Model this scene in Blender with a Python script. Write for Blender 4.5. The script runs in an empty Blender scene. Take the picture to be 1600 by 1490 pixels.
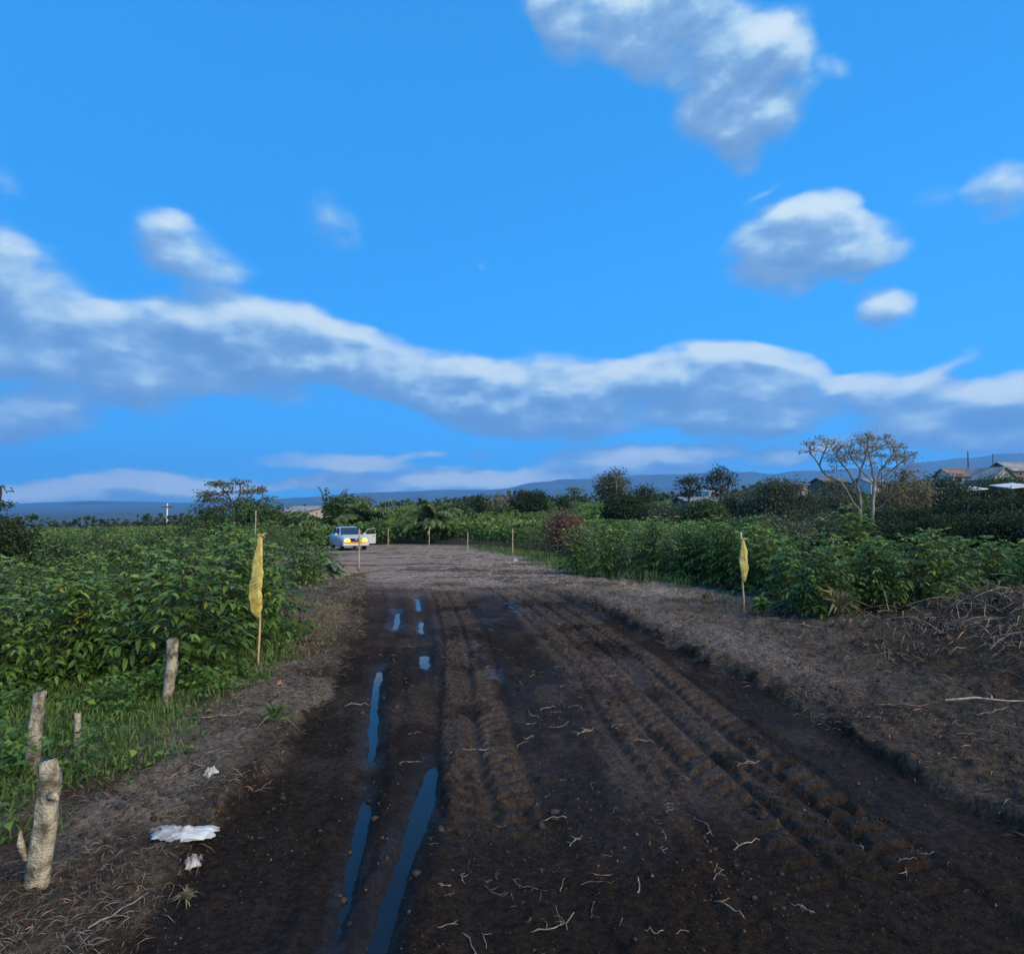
import bpy, bmesh, math, random
import numpy as np
from mathutils import Vector, Matrix, Quaternion

scene = bpy.context.scene
C = scene.collection
R = math.radians
random.seed(7)
rng = np.random.default_rng(7)

# ------------------------------------------------------------------ camera
FPX, CX, CY, HORIZON, CAM_H = 1043.0, 800.0, 745.0, 790.0, 2.2
PITCH = math.atan((HORIZON - CY) / FPX)
cam_data = bpy.data.cameras.new('camera')
cam_data.sensor_fit = 'HORIZONTAL'
cam_data.sensor_width = 36.0
cam_data.lens = 36.0 * FPX / 1600.0
cam_data.clip_start = 0.05
cam_data.clip_end = 60000.0
cam = bpy.data.objects.new('camera', cam_data)
cam.location = (0, 0, CAM_H)
cam.rotation_euler = (math.pi / 2 + PITCH, 0, 0)
C.objects.link(cam)
scene.camera = cam

# ------------------------------------------------------------------ render / view
scene.render.engine = 'CYCLES'
scene.view_settings.view_transform = 'Standard'
scene.view_settings.look = 'None'
scene.view_settings.gamma = 1.0
scene.view_settings.use_curve_mapping = False
scene.view_settings.exposure = 0.0
cy = scene.cycles
cy.use_denoising = True
cy.max_bounces = 6
cy.diffuse_bounces = 3
cy.glossy_bounces = 3
cy.transmission_bounces = 3
cy.transparent_max_bounces = 6
cy.volume_bounces = 1
cy.use_adaptive_sampling = True
cy.adaptive_threshold = 0.015
cy.sample_clamp_indirect = 6.0

# ------------------------------------------------------------------ sun
SUN_AZ, SUN_EL = R(132), R(32)
sun_dir = Vector((math.sin(SUN_AZ) * math.cos(SUN_EL), math.cos(SUN_AZ) * math.cos(SUN_EL), math.sin(SUN_EL)))
sd = bpy.data.lights.new('sun', 'SUN')
sd.energy = 4.9
sd.angle = R(58)
sd.color = (1.0, 0.80, 0.56)
sun = bpy.data.objects.new('sun', sd)
sun.rotation_euler = sun_dir.to_track_quat('Z', 'Y').to_euler()
sun.location = (0, -20, 60)
C.objects.link(sun)

# ------------------------------------------------------------------ world: sky texture with procedural clouds
def pix_dir(px, py):
    u, v = (px - CX) / FPX, (CY - py) / FPX
    return Vector((u, math.cos(PITCH) - v * math.sin(PITCH), math.sin(PITCH) + v * math.cos(PITCH)))

def azel(px, py):
    d = pix_dir(px, py).normalized()
    return math.atan2(d.x, d.y), math.asin(d.z)

world = bpy.data.worlds.new('World')
scene.world = world
world.use_nodes = True
wt = world.node_tree
wt.nodes.clear()

def wn(kind, tree=None, **kw):
    n = (tree or wt).nodes.new(kind)
    for k, v in kw.items():
        setattr(n, k, v)
    return n

# clouds: (px, py, rx, ry, rotation in degrees, weight)
CLOUDS = [
    (850, 5, 90, 45, -10, .6), (915, 30, 130, 66, -8, .95), (1030, 50, 140, 85, -10, 1.0), (1130, 120, 130, 115, -30, 1.05), (1180, 150, 105, 105, 0, .85),
    (1225, 85, 62, 105, 10, .6), (1165, 225, 34, 62, 0, .55), (1075, -20, 120, 60, 0, .9),
    (1235, 382, 112, 76, 8, 1.25), (1345, 388, 92, 50, -6, 1.15), (1275, 340, 75, 40, 0, .6),
    (1190, 300, 50, 14, 30, .25), (1385, 484, 60, 32, -10, .9), (1345, 444, 22, 9, 0, .5),
    (1560, 298, 72, 48, 12, .5), (1470, 312, 90, 34, 10, .2), (1310, 100, 40, 30, 28, .3),
    (262, 378, 75, 44, -10, .45), (300, 400, 85, 52, -28, .45), (340, 425, 75, 46, 10, .4), (225, 400, 45, 45, 0, .25), (505, 335, 60, 60, -28, .24), (532, 365, 55, 38, -10, .22), (760, 420, 20, 12, 0, .25),
    (70, 460, 150, 70, -28, .72), (-20, 390, 90, 60, -28, .6), (120, 500, 90, 50, -10, .5), (5, 285, 60, 40, 0, .25),
    (100, 560, 150, 58, -10, .9), (205, 595, 125, 48, -10, .9), (40, 650, 130, 44, 10, 1.0), (-60, 560, 110, 60, 0, .5),
    (255, 525, 160, 50, 4, .9), (390, 515, 190, 60, -3, 1.05), (520, 548, 170, 58, -14, 1.0), (610, 590, 120, 44, -10, .95),
    (330, 590, 80, 26, 0, .5), (400, 565, 170, 60, -6, .7),
    (720, 590, 100, 52, -8, .85), (825, 605, 170, 62, 0, 1.1), (880, 640, 190, 52, 2, 1.15), (770, 645, 110, 40, -4, .8),
    (985, 585, 170, 36, 10, .85), (1085, 572, 130, 34, 4, .75), (1140, 610, 150, 60, -4, 1.05), (1215, 605, 90, 56, -6, .8), (1165, 662, 110, 40, 0, .9),
    (1020, 640, 90, 26, 0, .4), (1245, 650, 70, 26, 0, .6),
    (1345, 612, 60, 26, 0, .95), (1400, 628, 130, 44, 4, .75), (1500, 620, 140, 44, 0, .9), (1590, 600, 90, 36, 0, .7), (1455, 668, 75, 32, 6, .9), (1550, 660, 130, 52, 4, .85), (1475, 566, 66, 16, 26, .45),
    (525, 722, 130, 15, 2, .95), (672, 713, 44, 9, 2, .5), (746, 713, 22, 7, 0, .45),
    (80, 770, 140, 26, 0, .8), (210, 762, 140, 30, 0, .9), (330, 756, 110, 24, 4, .7), (-30, 772, 100, 26, 0, .4),
    (650, 752, 170, 22, 2, 1.05), (540, 756, 130, 16, 0, .7), (770, 748, 120, 17, 0, .9), (900, 742, 150, 20, 6, .9), (1010, 736, 170, 17, 2, .95),
    (1000, 712, 140, 20, 4, .85), (1085, 706, 80, 14, 0, .6), (880, 722, 60, 14, 15, .5), (1205, 716, 50, 13, 4, .7), (1300, 700, 130, 26, 6, .45), (1520, 698, 190, 26, 4, .5),
]

# node group: point (azimuth, elevation) -> cloud mass
g = bpy.data.node_groups.new('cloud_mass', 'ShaderNodeTree')
g.interface.new_socket('Point', in_out='INPUT', socket_type='NodeSocketVector')
g.interface.new_socket('Mass', in_out='OUTPUT', socket_type='NodeSocketFloat')
gi, go = g.nodes.new('NodeGroupInput'), g.nodes.new('NodeGroupOutput')
nz1 = wn('ShaderNodeTexNoise', g); nz1.inputs['Scale'].default_value = 7.0; nz1.inputs['Detail'].default_value = 3.0; nz1.inputs['Roughness'].default_value = .5
sq = wn('ShaderNodeVectorMath', g, operation='MULTIPLY'); sq.inputs[1].default_value = (1, 1.9, 1)
g.links.new(gi.outputs[0], sq.inputs[0]); g.links.new(sq.outputs[0], nz1.inputs['Vector'])
sb = wn('ShaderNodeVectorMath', g, operation='SUBTRACT'); sb.inputs[1].default_value = (.5, .5, .5)
g.links.new(nz1.outputs['Color'], sb.inputs[0])
wa = wn('ShaderNodeVectorMath', g, operation='MULTIPLY_ADD'); wa.inputs[1].default_value = (.075, .04, 0)
g.links.new(sb.outputs[0], wa.inputs[0]); g.links.new(gi.outputs[0], wa.inputs[2])
ROT, FRAMES = {0: wa}, {}
ASPECTS = (1, 1.5, 2.2, 3.4, 5.2, 8)
def frame(rot, asp):
    if rot not in ROT:
        vr = wn('ShaderNodeVectorRotate', g, rotation_type='Z_AXIS'); vr.inputs['Angle'].default_value = R(-rot)
        g.links.new(wa.outputs[0], vr.inputs['Vector']); ROT[rot] = vr
    if (rot, asp) not in FRAMES:
        m = wn('ShaderNodeVectorMath', g, operation='MULTIPLY'); m.inputs[1].default_value = (1 / asp, 1, 0)
        g.links.new(ROT[rot].outputs[0], m.inputs[0]); FRAMES[rot, asp] = m
    return FRAMES[rot, asp]
acc = None
for (px, py, rx, ry, rot, w) in CLOUDS:
    a, e = azel(px, py)
    k = math.cos(math.atan((px - CX) / FPX)) * math.cos(e)      # local scale of the lens
    ax, ay = rx / FPX * k * k * 1.24, ry / FPX * k * 1.18
    rq = min((0, -10, 10, -28, 28), key=lambda r: abs(r - rot))
    asp = min(ASPECTS, key=lambda q: abs(math.log(q * ay / ax)))
    ay = math.sqrt(ax * ay / asp)
    c_, s_ = math.cos(R(rq)), math.sin(R(rq))
    dn = wn('ShaderNodeVectorMath', g, operation='DISTANCE')
    dn.inputs[1].default_value = ((a * c_ + e * s_) / asp, -a * s_ + e * c_, 0)
    g.links.new(frame(rq, asp).outputs[0], dn.inputs[0])
    ma = wn('ShaderNodeMath', g, operation='MULTIPLY_ADD', use_clamp=True)
    g.links.new(dn.outputs['Value'], ma.inputs[0]); ma.inputs[1].default_value = -w / ay; ma.inputs[2].default_value = w
    if acc is None:
        acc = ma
    else:
        sm = wn('ShaderNodeMath', g, operation='ADD')
        g.links.new(acc.outputs[0], sm.inputs[0]); g.links.new(ma.outputs[0], sm.inputs[1]); acc = sm
# scattered clouds of the same kind over the rest of the sky
big = wn('ShaderNodeTexNoise', g); big.inputs['Scale'].default_value = 2.3; big.inputs['Detail'].default_value = 1.0
g.links.new(sq.outputs[0], big.inputs['Vector'])
cov = wn('ShaderNodeMapRange', g, interpolation_type='SMOOTHSTEP'); cov.inputs[1].default_value = .50; cov.inputs[2].default_value = .72
g.links.new(big.outputs['Fac'], cov.inputs[0])
sp = wn('ShaderNodeSeparateXYZ', g); g.links.new(gi.outputs[0], sp.inputs[0])
ab = wn('ShaderNodeMath', g, operation='ABSOLUTE'); g.links.new(sp.outputs[0], ab.inputs[0])
o1 = wn('ShaderNodeMapRange', g, interpolation_type='SMOOTHSTEP'); o1.inputs[1].default_value = .70; o1.inputs[2].default_value = .95
g.links.new(ab.outputs[0], o1.inputs[0])
o2 = wn('ShaderNodeMapRange', g, interpolation_type='SMOOTHSTEP'); o2.inputs[1].default_value = .66; o2.inputs[2].default_value = .9
g.links.new(sp.outputs[1], o2.inputs[0])
om = wn('ShaderNodeMath', g, operation='MAXIMUM'); g.links.new(o1.outputs[0], om.inputs[0]); g.links.new(o2.outputs[0], om.inputs[1])
ot = wn('ShaderNodeMath', g, operation='MULTIPLY'); g.links.new(om.outputs[0], ot.inputs[0]); g.links.new(cov.outputs[0], ot.inputs[1])
ad = wn('ShaderNodeMath', g, operation='ADD'); g.links.new(acc.outputs[0], ad.inputs[0]); g.links.new(ot.outputs[0], ad.inputs[1])
# ragged edges
nz2 = wn('ShaderNodeTexNoise', g); nz2.inputs['Scale'].default_value = 13.0; nz2.inputs['Detail'].default_value = 6.0; nz2.inputs['Roughness'].default_value = .52
g.links.new(sq.outputs[0], nz2.inputs['Vector'])
md = wn('ShaderNodeMapRange', g); md.inputs[1].default_value = .3; md.inputs[2].default_value = .7; md.inputs[3].default_value = .60; md.inputs[4].default_value = 1.28
g.links.new(nz2.outputs['Fac'], md.inputs[0])
sa = wn('ShaderNodeMath', g, operation='ADD'); g.links.new(ad.outputs[0], sa.inputs[0]); sa.inputs[1].default_value = .6
sv = wn('ShaderNodeMath', g, operation='DIVIDE'); g.links.new(ad.outputs[0], sv.inputs[0]); g.links.new(sa.outputs[0], sv.inputs[1])
mu = wn('ShaderNodeMath', g, operation='MULTIPLY'); g.links.new(sv.outputs[0], mu.inputs[0]); g.links.new(md.outputs[0], mu.inputs[1])
g.links.new(mu.outputs[0], go.inputs[0])

tc = wn('ShaderNodeTexCoord')
sep = wn('ShaderNodeSeparateXYZ'); wt.links.new(tc.outputs['Generated'], sep.inputs[0])
at = wn('ShaderNodeMath', operation='ARCTAN2'); wt.links.new(sep.outputs[0], at.inputs[0]); wt.links.new(sep.outputs[1], at.inputs[1])
asn = wn('ShaderNodeMath', operation='ARCSINE'); wt.links.new(sep.outputs[2], asn.inputs[0])
cmb = wn('ShaderNodeCombineXYZ'); wt.links.new(at.outputs[0], cmb.inputs[0]); wt.links.new(asn.outputs[0], cmb.inputs[1])
m0 = wn('ShaderNodeGroup'); m0.node_tree = g; wt.links.new(cmb.outputs[0], m0.inputs[0])
off = wn('ShaderNodeVectorMath', operation='ADD'); off.inputs[1].default_value = (.012, .026, 0)     # towards the light
wt.links.new(cmb.outputs[0], off.inputs[0])
m1 = wn('ShaderNodeGroup'); m1.node_tree = g; wt.links.new(off.outputs[0], m1.inputs[0])
alpha = wn('ShaderNodeMapRange', interpolation_type='SMOOTHERSTEP'); alpha.inputs[1].default_value = .08; alpha.inputs[2].default_value = .54
wt.links.new(m0.outputs[0], alpha.inputs[0])
df = wn('ShaderNodeMath', operation='SUBTRACT'); wt.links.new(m0.outputs[0], df.inputs[0]); wt.links.new(m1.outputs[0], df.inputs[1])
lit = wn('ShaderNodeMapRange', interpolation_type='SMOOTHSTEP'); lit.inputs[1].default_value = -.28; lit.inputs[2].default_value = .56
wt.links.new(df.outputs[0], lit.inputs[0])
SKY = .1
ccol = wn('ShaderNodeValToRGB')
ccol.color_ramp.elements[0].position = .0; ccol.color_ramp.elements[0].color = (.165, .340, .64, 1)
ccol.color_ramp.elements[1].position = 1.; ccol.color_ramp.elements[1].color = (.74, .89, .97, 1)
for p_, c_ in ((.32, (.25, .45, .74, 1)), (.62, (.42, .65, .88, 1))):
    e_ = ccol.color_ramp.elements.new(p_); e_.color = c_
wt.links.new(lit.outputs[0], ccol.inputs[0])
csc = wn('ShaderNodeVectorMath', operation='SCALE'); csc.inputs['Scale'].default_value = 1 / SKY
wt.links.new(ccol.outputs[0], csc.inputs[0])
st = wn('ShaderNodeTexSky', sky_type='NISHITA')
st.sun_disc = False
st.sun_elevation = SUN_EL
st.sun_rotation = -SUN_AZ
st.altitude = 1500
st.air_density = 1.0
st.dust_density = 0.3
st.ozone_density = 3.0
tint = wn('ShaderNodeMix', data_type='RGBA', blend_type='MULTIPLY'); tint.inputs[0].default_value = 1.0
tint.inputs[7].default_value = (.078 / SKY, .615 / SKY, 1.36 / SKY, 1)
pre = wn('ShaderNodeVectorMath', operation='SCALE'); pre.inputs['Scale'].default_value = SKY
wt.links.new(st.outputs[0], pre.inputs[0])
gm = wn('ShaderNodeGamma'); gm.inputs[1].default_value = .30      # hazy evening air: a flat gradient
wt.links.new(pre.outputs[0], gm.inputs[0]); wt.links.new(gm.outputs[0], tint.inputs[6])
mixc = wn('ShaderNodeMix', data_type='RGBA')
al2 = wn('ShaderNodeMath', operation='MULTIPLY'); al2.inputs[1].default_value = .93; wt.links.new(alpha.outputs[0], al2.inputs[0])
wt.links.new(al2.outputs[0], mixc.inputs[0]); wt.links.new(tint.outputs[2], mixc.inputs[6]); wt.links.new(csc.outputs[0], mixc.inputs[7])
bg = wn('ShaderNodeBackground'); bg.inputs['Strength'].default_value = SKY
wt.links.new(mixc.outputs[2], bg.inputs[0])
wo = wn('ShaderNodeOutputWorld'); wt.links.new(bg.outputs[0], wo.inputs[0])
world.cycles.sampling_method = 'NONE'

# ------------------------------------------------------------------ helpers
def tag(o, label=None, cat=None, group=None, kind=None):
    if label: o['label'] = label
    if cat: o['category'] = cat
    if group: o['group'] = group
    if kind: o['kind'] = kind
    return o

def empty(name, loc=(0, 0, 0), rz=0.0, label=None, cat=None, group=None):
    o = bpy.data.objects.new(name, None)
    o.empty_display_size = .2
    o.location = loc
    o.rotation_euler = (0, 0, rz)
    C.objects.link(o)
    return tag(o, label, cat, group)

def mesh_np(name, V, faces, smooth=False, attrs=None):
    """V (n,3); faces: list of int arrays (m,k); attrs: {name: (n,) or (n,3)} on points."""
    me = bpy.data.meshes.new(name)
    V = np.ascontiguousarray(V, dtype=np.float32)
    faces = [np.asarray(f, dtype=np.int32) for f in faces if len(f)]
    me.vertices.add(len(V))
    me.vertices.foreach_set('co', V.ravel())
    nl = sum(f.size for f in faces); npoly = sum(len(f) for f in faces)
    me.loops.add(nl); me.polygons.add(npoly)
    me.loops.foreach_set('vertex_index', np.concatenate([f.ravel() for f in faces]))
    tot = np.concatenate([np.full(len(f), f.shape[1], np.int32) for f in faces])
    st_ = np.concatenate([[0], np.cumsum(tot)[:-1]]).astype(np.int32)
    me.polygons.foreach_set('loop_start', st_)
    if smooth: me.polygons.foreach_set('use_smooth', np.ones(npoly, bool))
    for k, a in (attrs or {}).items():
        a = np.asarray(a, np.float32)
        if a.ndim == 1:
            at_ = me.attributes.new(k, 'FLOAT', 'POINT'); at_.data.foreach_set('value', a)
        else:
            at_ = me.attributes.new(k, 'FLOAT_COLOR', 'POINT')
            at_.data.foreach_set('color', np.concatenate([a, np.ones((len(a), 1), np.float32)], 1).ravel())
    me.update(calc_edges=True)
    me.validate()
    return me

def obj(name, me, mat, parent=None):
    o = bpy.data.objects.new(name, me)
    if mat is not None:
        me.materials.clear(); me.materials.append(mat)
    if parent is not None: o.parent = parent
    C.objects.link(o)
    return o

class MB:
    """collects boxes, tubes, lofts and prisms, builds ONE mesh"""
    def __init__(s): s.v, s.f = [], []
    def add(s, V, F):
        n = len(s.v); s.v += [tuple(p) for p in V]; s.f += [tuple(i + n for i in f) for f in F]
    def box(s, c, d, rz=0.0, rx=0.0, ry=0.0):
        m = Matrix.Rotation(rz, 3, 'Z') @ Matrix.Rotation(ry, 3, 'Y') @ Matrix.Rotation(rx, 3, 'X')
        V = [Vector(c) + m @ Vector((x * d[0] / 2, y * d[1] / 2, z * d[2] / 2)) for x in (-1, 1) for y in (-1, 1) for z in (-1, 1)]
        s.add(V, [(0, 1, 3, 2), (4, 6, 7, 5), (0, 4, 5, 1), (2, 3, 7, 6), (0, 2, 6, 4), (1, 5, 7, 3)])
    def tube(s, pts, rad, n=6, cap=True, jit=0.0):
        pts = [Vector(p) for p in pts]; V, F = [], []
        for i, p in enumerate(pts):
            t = (pts[min(i + 1, len(pts) - 1)] - pts[max(i - 1, 0)]).normalized()
            a = t.orthogonal().normalized() if abs(t.z) > .9 or i == 0 else a_prev - t * a_prev.dot(t)
            a.normalize(); b = t.cross(a); a_prev = a
            r = rad[i] if hasattr(rad, '__len__') else rad
            for k in range(n):
                q = 2 * math.pi * k / n; rr = r * (1 + jit * random.uniform(-1, 1))
                V.append(p + a * math.cos(q) * rr + b * math.sin(q) * rr)
        for i in range(len(pts) - 1):
            for k in range(n):
                F.append((i * n + k, i * n + (k + 1) % n, (i + 1) * n + (k + 1) % n, (i + 1) * n + k))
        if cap:
            F.append(tuple(range(n))[::-1]); F.append(tuple(range((len(pts) - 1) * n, len(pts) * n)))
        s.add(V, F)
    def loft(s, rings, cap=True):
        n = len(rings[0]); V = [p for r in rings for p in r]; F = []
        for i in range(len(rings) - 1):
            for k in range(n):
                F.append((i * n + k, i * n + (k + 1) % n, (i + 1) * n + (k + 1) % n, (i + 1) * n + k))
        if cap: F.append(tuple(range(n))[::-1]); F.append(tuple(range((len(rings) - 1) * n, len(rings) * n)))
        s.add(V, F)
    def mesh(s, name, smooth=False, bevel=0.0):
        me = bpy.data.meshes.new(name)
        me.from_pydata([tuple(p) for p in s.v], [], s.f)
        bm = bmesh.new(); bm.from_mesh(me)
        if bevel > 0:
            bmesh.ops.bevel(bm, geom=[e for e in bm.edges if len(e.link_faces) == 2 and e.calc_face_angle(0) > .5], offset=bevel, segments=2, affect='EDGES', profile=.5)
        bmesh.ops.recalc_face_normals(bm, faces=bm.faces)
        bm.to_mesh(me); bm.free()
        if smooth:
            for p in me.polygons: p.use_smooth = True
        return me
    def build(s, name, mat, parent=None, smooth=False, bevel=0.0):
        return obj(name, s.mesh(name, smooth, bevel), mat, parent)

def copy_tree(o, parent=None):
    c = o.copy(); C.objects.link(c); c.parent = parent
    for ch in o.children: copy_tree(ch, c)
    return c

# numpy value noise
def _hash(ix, iy, seed):
    h = (ix.astype(np.int64) * 374761393 + iy.astype(np.int64) * 668265263 + seed * 974634777) & 0xffffffff
    h = ((h ^ (h >> 13)) * 1274126177) & 0xffffffff
    return ((h ^ (h >> 16)) & 0xffff) / 65535.0
def vnoise(x, y, seed=0):
    ix, iy = np.floor(x), np.floor(y); fx, fy = x - ix, y - iy
    u, v = fx * fx * fx * (fx * (fx * 6 - 15) + 10), fy * fy * fy * (fy * (fy * 6 - 15) + 10)
    a, b = _hash(ix, iy, seed), _hash(ix + 1, iy, seed); c, d = _hash(ix, iy + 1, seed), _hash(ix + 1, iy + 1, seed)
    return (a + (b - a) * u) * (1 - v) + (c + (d - c) * u) * v
def fbm(x, y, seed=0, octv=4, gain=.5):
    s_, amp, tot = 0, 1.0, 0
    for o_ in range(octv):
        s_ = s_ + amp * vnoise(x * 2 ** o_ + 13.7 * o_, y * 2 ** o_ - 7.3 * o_, seed + o_); tot += amp; amp *= gain
    return s_ / tot                                            # 0..1
def sstep(a, b, x):
    t = np.clip((x - a) / (b - a), 0, 1); return t * t * (3 - 2 * t)

# ------------------------------------------------------------------ materials
def mat_new(name):
    m = bpy.data.materials.new(name); m.use_nodes = True
    nt = m.node_tree; b = nt.nodes['Principled BSDF']
    return m, nt, b

def noise_mat(name, c1, c2, scale=8.0, rough=.8, bump=.3, detail=5.0, spec=.3, bscale=None, metallic=0.0, ramp=(.35, .65), obj_var=0.0):
    m, nt, b = mat_new(name)
    tc_ = nt.nodes.new('ShaderNodeTexCoord')
    n = nt.nodes.new('ShaderNodeTexNoise'); n.inputs['Scale'].default_value = scale; n.inputs['Detail'].default_value = detail
    nt.links.new(tc_.outputs['Object'], n.inputs['Vector'])
    r = nt.nodes.new('ShaderNodeValToRGB')
    r.color_ramp.elements[0].position, r.color_ramp.elements[1].position = ramp
    r.color_ramp.elements[0].color = (*c1, 1); r.color_ramp.elements[1].color = (*c2, 1)
    nt.links.new(n.outputs['Fac'], r.inputs[0]); out = r.outputs[0]
    if obj_var:
        oi = nt.nodes.new('ShaderNodeObjectInfo'); hs = nt.nodes.new('ShaderNodeHueSaturation')
        mr = nt.nodes.new('ShaderNodeMapRange'); mr.inputs[3].default_value = 1 - obj_var; mr.inputs[4].default_value = 1 + obj_var
        nt.links.new(oi.outputs['Random'], mr.inputs[0]); nt.links.new(mr.outputs[0], hs.inputs['Value']); nt.links.new(out, hs.inputs['Color']); out = hs.outputs[0]
    nt.links.new(out, b.inputs['Base Color'])
    b.inputs['Roughness'].default_value = rough; b.inputs['Specular IOR Level'].default_value = spec; b.inputs['Metallic'].default_value = metallic
    if bump:
        n2 = nt.nodes.new('ShaderNodeTexNoise'); n2.inputs['Scale'].default_value = bscale or scale * 3; n2.inputs['Detail'].default_value = 4
        nt.links.new(tc_.outputs['Object'], n2.inputs['Vector'])
        bp = nt.nodes.new('ShaderNodeBump'); bp.inputs['Strength'].default_value = bump; bp.inputs['Distance'].default_value = .02
        nt.links.new(n2.outputs['Fac'], bp.inputs['Height']); nt.links.new(bp.outputs[0], b.inputs['Normal'])
    return m

def leaf_mat(name, dark, light, rough=.45, trans=.25, var=.12, spec=.22):
    """colour runs from dark to light with the leaf's own age (attribute 'age')"""
    m, nt, b = mat_new(name)
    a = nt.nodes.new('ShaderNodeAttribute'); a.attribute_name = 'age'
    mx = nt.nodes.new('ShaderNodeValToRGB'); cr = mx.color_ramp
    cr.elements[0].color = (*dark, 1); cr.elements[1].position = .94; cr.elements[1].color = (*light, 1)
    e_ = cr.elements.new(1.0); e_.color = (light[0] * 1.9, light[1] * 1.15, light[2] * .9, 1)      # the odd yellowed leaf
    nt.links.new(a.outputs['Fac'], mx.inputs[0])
    oi = nt.nodes.new('ShaderNodeObjectInfo'); hs = nt.nodes.new('ShaderNodeHueSaturation')
    mr = nt.nodes.new('ShaderNodeMapRange'); mr.inputs[3].default_value = 1 - var; mr.inputs[4].default_value = 1 + var
    nt.links.new(oi.outputs['Random'], mr.inputs[0]); nt.links.new(mr.outputs[0], hs.inputs['Value']); nt.links.new(mx.outputs[0], hs.inputs['Color'])
    nt.links.new(hs.outputs[0], b.inputs['Base Color'])
    b.inputs['Roughness'].default_value = rough; b.inputs['Specular IOR Level'].default_value = spec
    tr = nt.nodes.new('ShaderNodeBsdfTranslucent'); nt.links.new(hs.outputs[0], tr.inputs[0])
    ms = nt.nodes.new('ShaderNodeMixShader'); ms.inputs[0].default_value = trans
    nt.links.new(b.outputs[0], ms.inputs[1]); nt.links.new(tr.outputs[0], ms.inputs[2])
    nt.links.new(ms.outputs[0], nt.nodes['Material Output'].inputs[0])
    return m

M = {}
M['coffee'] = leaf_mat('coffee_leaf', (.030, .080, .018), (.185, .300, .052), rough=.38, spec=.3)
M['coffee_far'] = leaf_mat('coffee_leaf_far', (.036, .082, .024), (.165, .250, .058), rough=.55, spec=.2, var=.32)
M['dark_leaf'] = leaf_mat('dark_tree_leaf', (.026, .046, .018), (.075, .105, .040), rough=.6)
M['grey_leaf'] = leaf_mat('grey_green_leaf', (.085, .104, .058), (.215, .235, .128), rough=.6)
M['olive_leaf'] = leaf_mat('olive_leaf', (.170, .150, .085), (.360, .310, .190), rough=.6)
M['mid_leaf'] = leaf_mat('mid_green_leaf', (.045, .092, .030), (.130, .205, .065), rough=.5)
M['palm_leaf'] = leaf_mat('palm_leaf', (.110, .180, .070), (.240, .330, .130), rough=.5)
M['brown_leaf'] = leaf_mat('brown_bush_leaf', (.165, .098, .066), (.310, .195, .135), rough=.7)
M['weed'] = leaf_mat('weed_leaf', (.036, .098, .022), (.140, .250, .050), rough=.5)
M['pale_weed'] = leaf_mat('pale_weed_leaf', (.130, .190, .110), (.260, .330, .200), rough=.6)
M['grass'] = leaf_mat('grass_blade', (.042, .098, .022), (.150, .215, .058), rough=.55)
M['drygrass'] = leaf_mat('dry_grass_blade', (.120, .105, .050), (.300, .260, .140), rough=.75)
M['straw'] = leaf_mat('dry_straw', (.085, .066, .047), (.270, .220, .160), rough=.85, trans=.05)
M['crumb'] = leaf_mat('dry_crumb', (.040, .030, .022), (.190, .150, .110), rough=.95, trans=.02)
M['bark'] = noise_mat('dark_bark', (.040, .032, .024), (.100, .082, .062), 6, .9, .5)
M['pale_bark'] = noise_mat('pale_bark', (.19, .165, .125), (.36, .32, .255), 4, .85, .4)
M['root'] = noise_mat('pale_root', (.12, .098, .075), (.34, .29, .23), 14, .85, .3, obj_var=.5)
M['clod'] = noise_mat('soil_clod', (.018, .013, .010), (.062, .045, .035), 9, .95, .6)
M['stake'] = noise_mat('stake_wood', (.34, .25, .135), (.56, .43, .25), 9, .8, .25)
M['lichen_wood'] = noise_mat('lichen_wood', (.11, .092, .060), (.48, .43, .31), 13, .95, .9, bscale=70, ramp=(.36, .60), detail=10)
M['pale_plastic'] = noise_mat('pale_plastic', (.30, .30, .28), (.60, .62, .60), 11, .5, .5, bscale=22)
M['dirty_plastic'] = noise_mat('dirty_plastic', (.10, .095, .085), (.42, .42, .40), 9, .55, .6, bscale=20)

# ------------------------------------------------------------------ terrain
def track(pts):
    ys = np.array([p[1] for p in pts], float); xs = np.array([p[0] for p in pts], float)
    o_ = np.argsort(ys); ys, xs = ys[o_], xs[o_]
    yy = np.linspace(ys[0], ys[-1], 400); xx = np.interp(yy, ys, xs)
    k = 31; pad = np.concatenate([np.full(k, xx[0]) - np.arange(k, 0, -1) * (xx[1] - xx[0]), xx, np.full(k, xx[-1]) + np.arange(1, k + 1) * (xx[-1] - xx[-2])])
    sm_ = np.convolve(pad, np.ones(k) / k, 'same')[k:-k]
    return lambda y: np.interp(y, yy, sm_)

def gp(px, py):                      # a pixel of the photograph on the flat near ground
    y = CAM_H * FPX / (py - HORIZON); return ((px - CX) / FPX * y, y)

ROAD_L = track([(-1.9, -30), (-1.9, 0), gp(190, 1490), gp(300, 1330), gp(430, 1200), gp(510, 1080), gp(560, 1000), gp(572, 905), (-6.2, 27), (-8.0, 31), (-13.5, 44), (-16, 52)])
ROAD_R = track([(3.4, -30), (3.4, 0), (3.5, 4.4), gp(1430, 1200), gp(1240, 1105), gp(1000, 985), gp(870, 925), (-.4, 20), (-2.2, 25), (-5.0, 33), (-9.5, 44), (-14, 52)])
RUT_A = track([(-.8, -5), gp(545, 1440), gp(572, 1290), gp(585, 1150), gp(592, 1040), gp(625, 962), (-3.2, 18), (-7, 32)])
RUT_B = track([(-.66, -5), gp(580, 1490), gp(625, 1330), gp(660, 1240), gp(690, 1175), gp(678, 1100), gp(665, 1030), gp(655, 940), (-3.0, 20), (-6.5, 32)])
TREAD_L = track([(.28, -5), gp(890, 1490), gp(800, 1350), gp(748, 1200), gp(730, 1000), gp(702, 930), (-2.4, 20), (-6.0, 32)])
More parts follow.
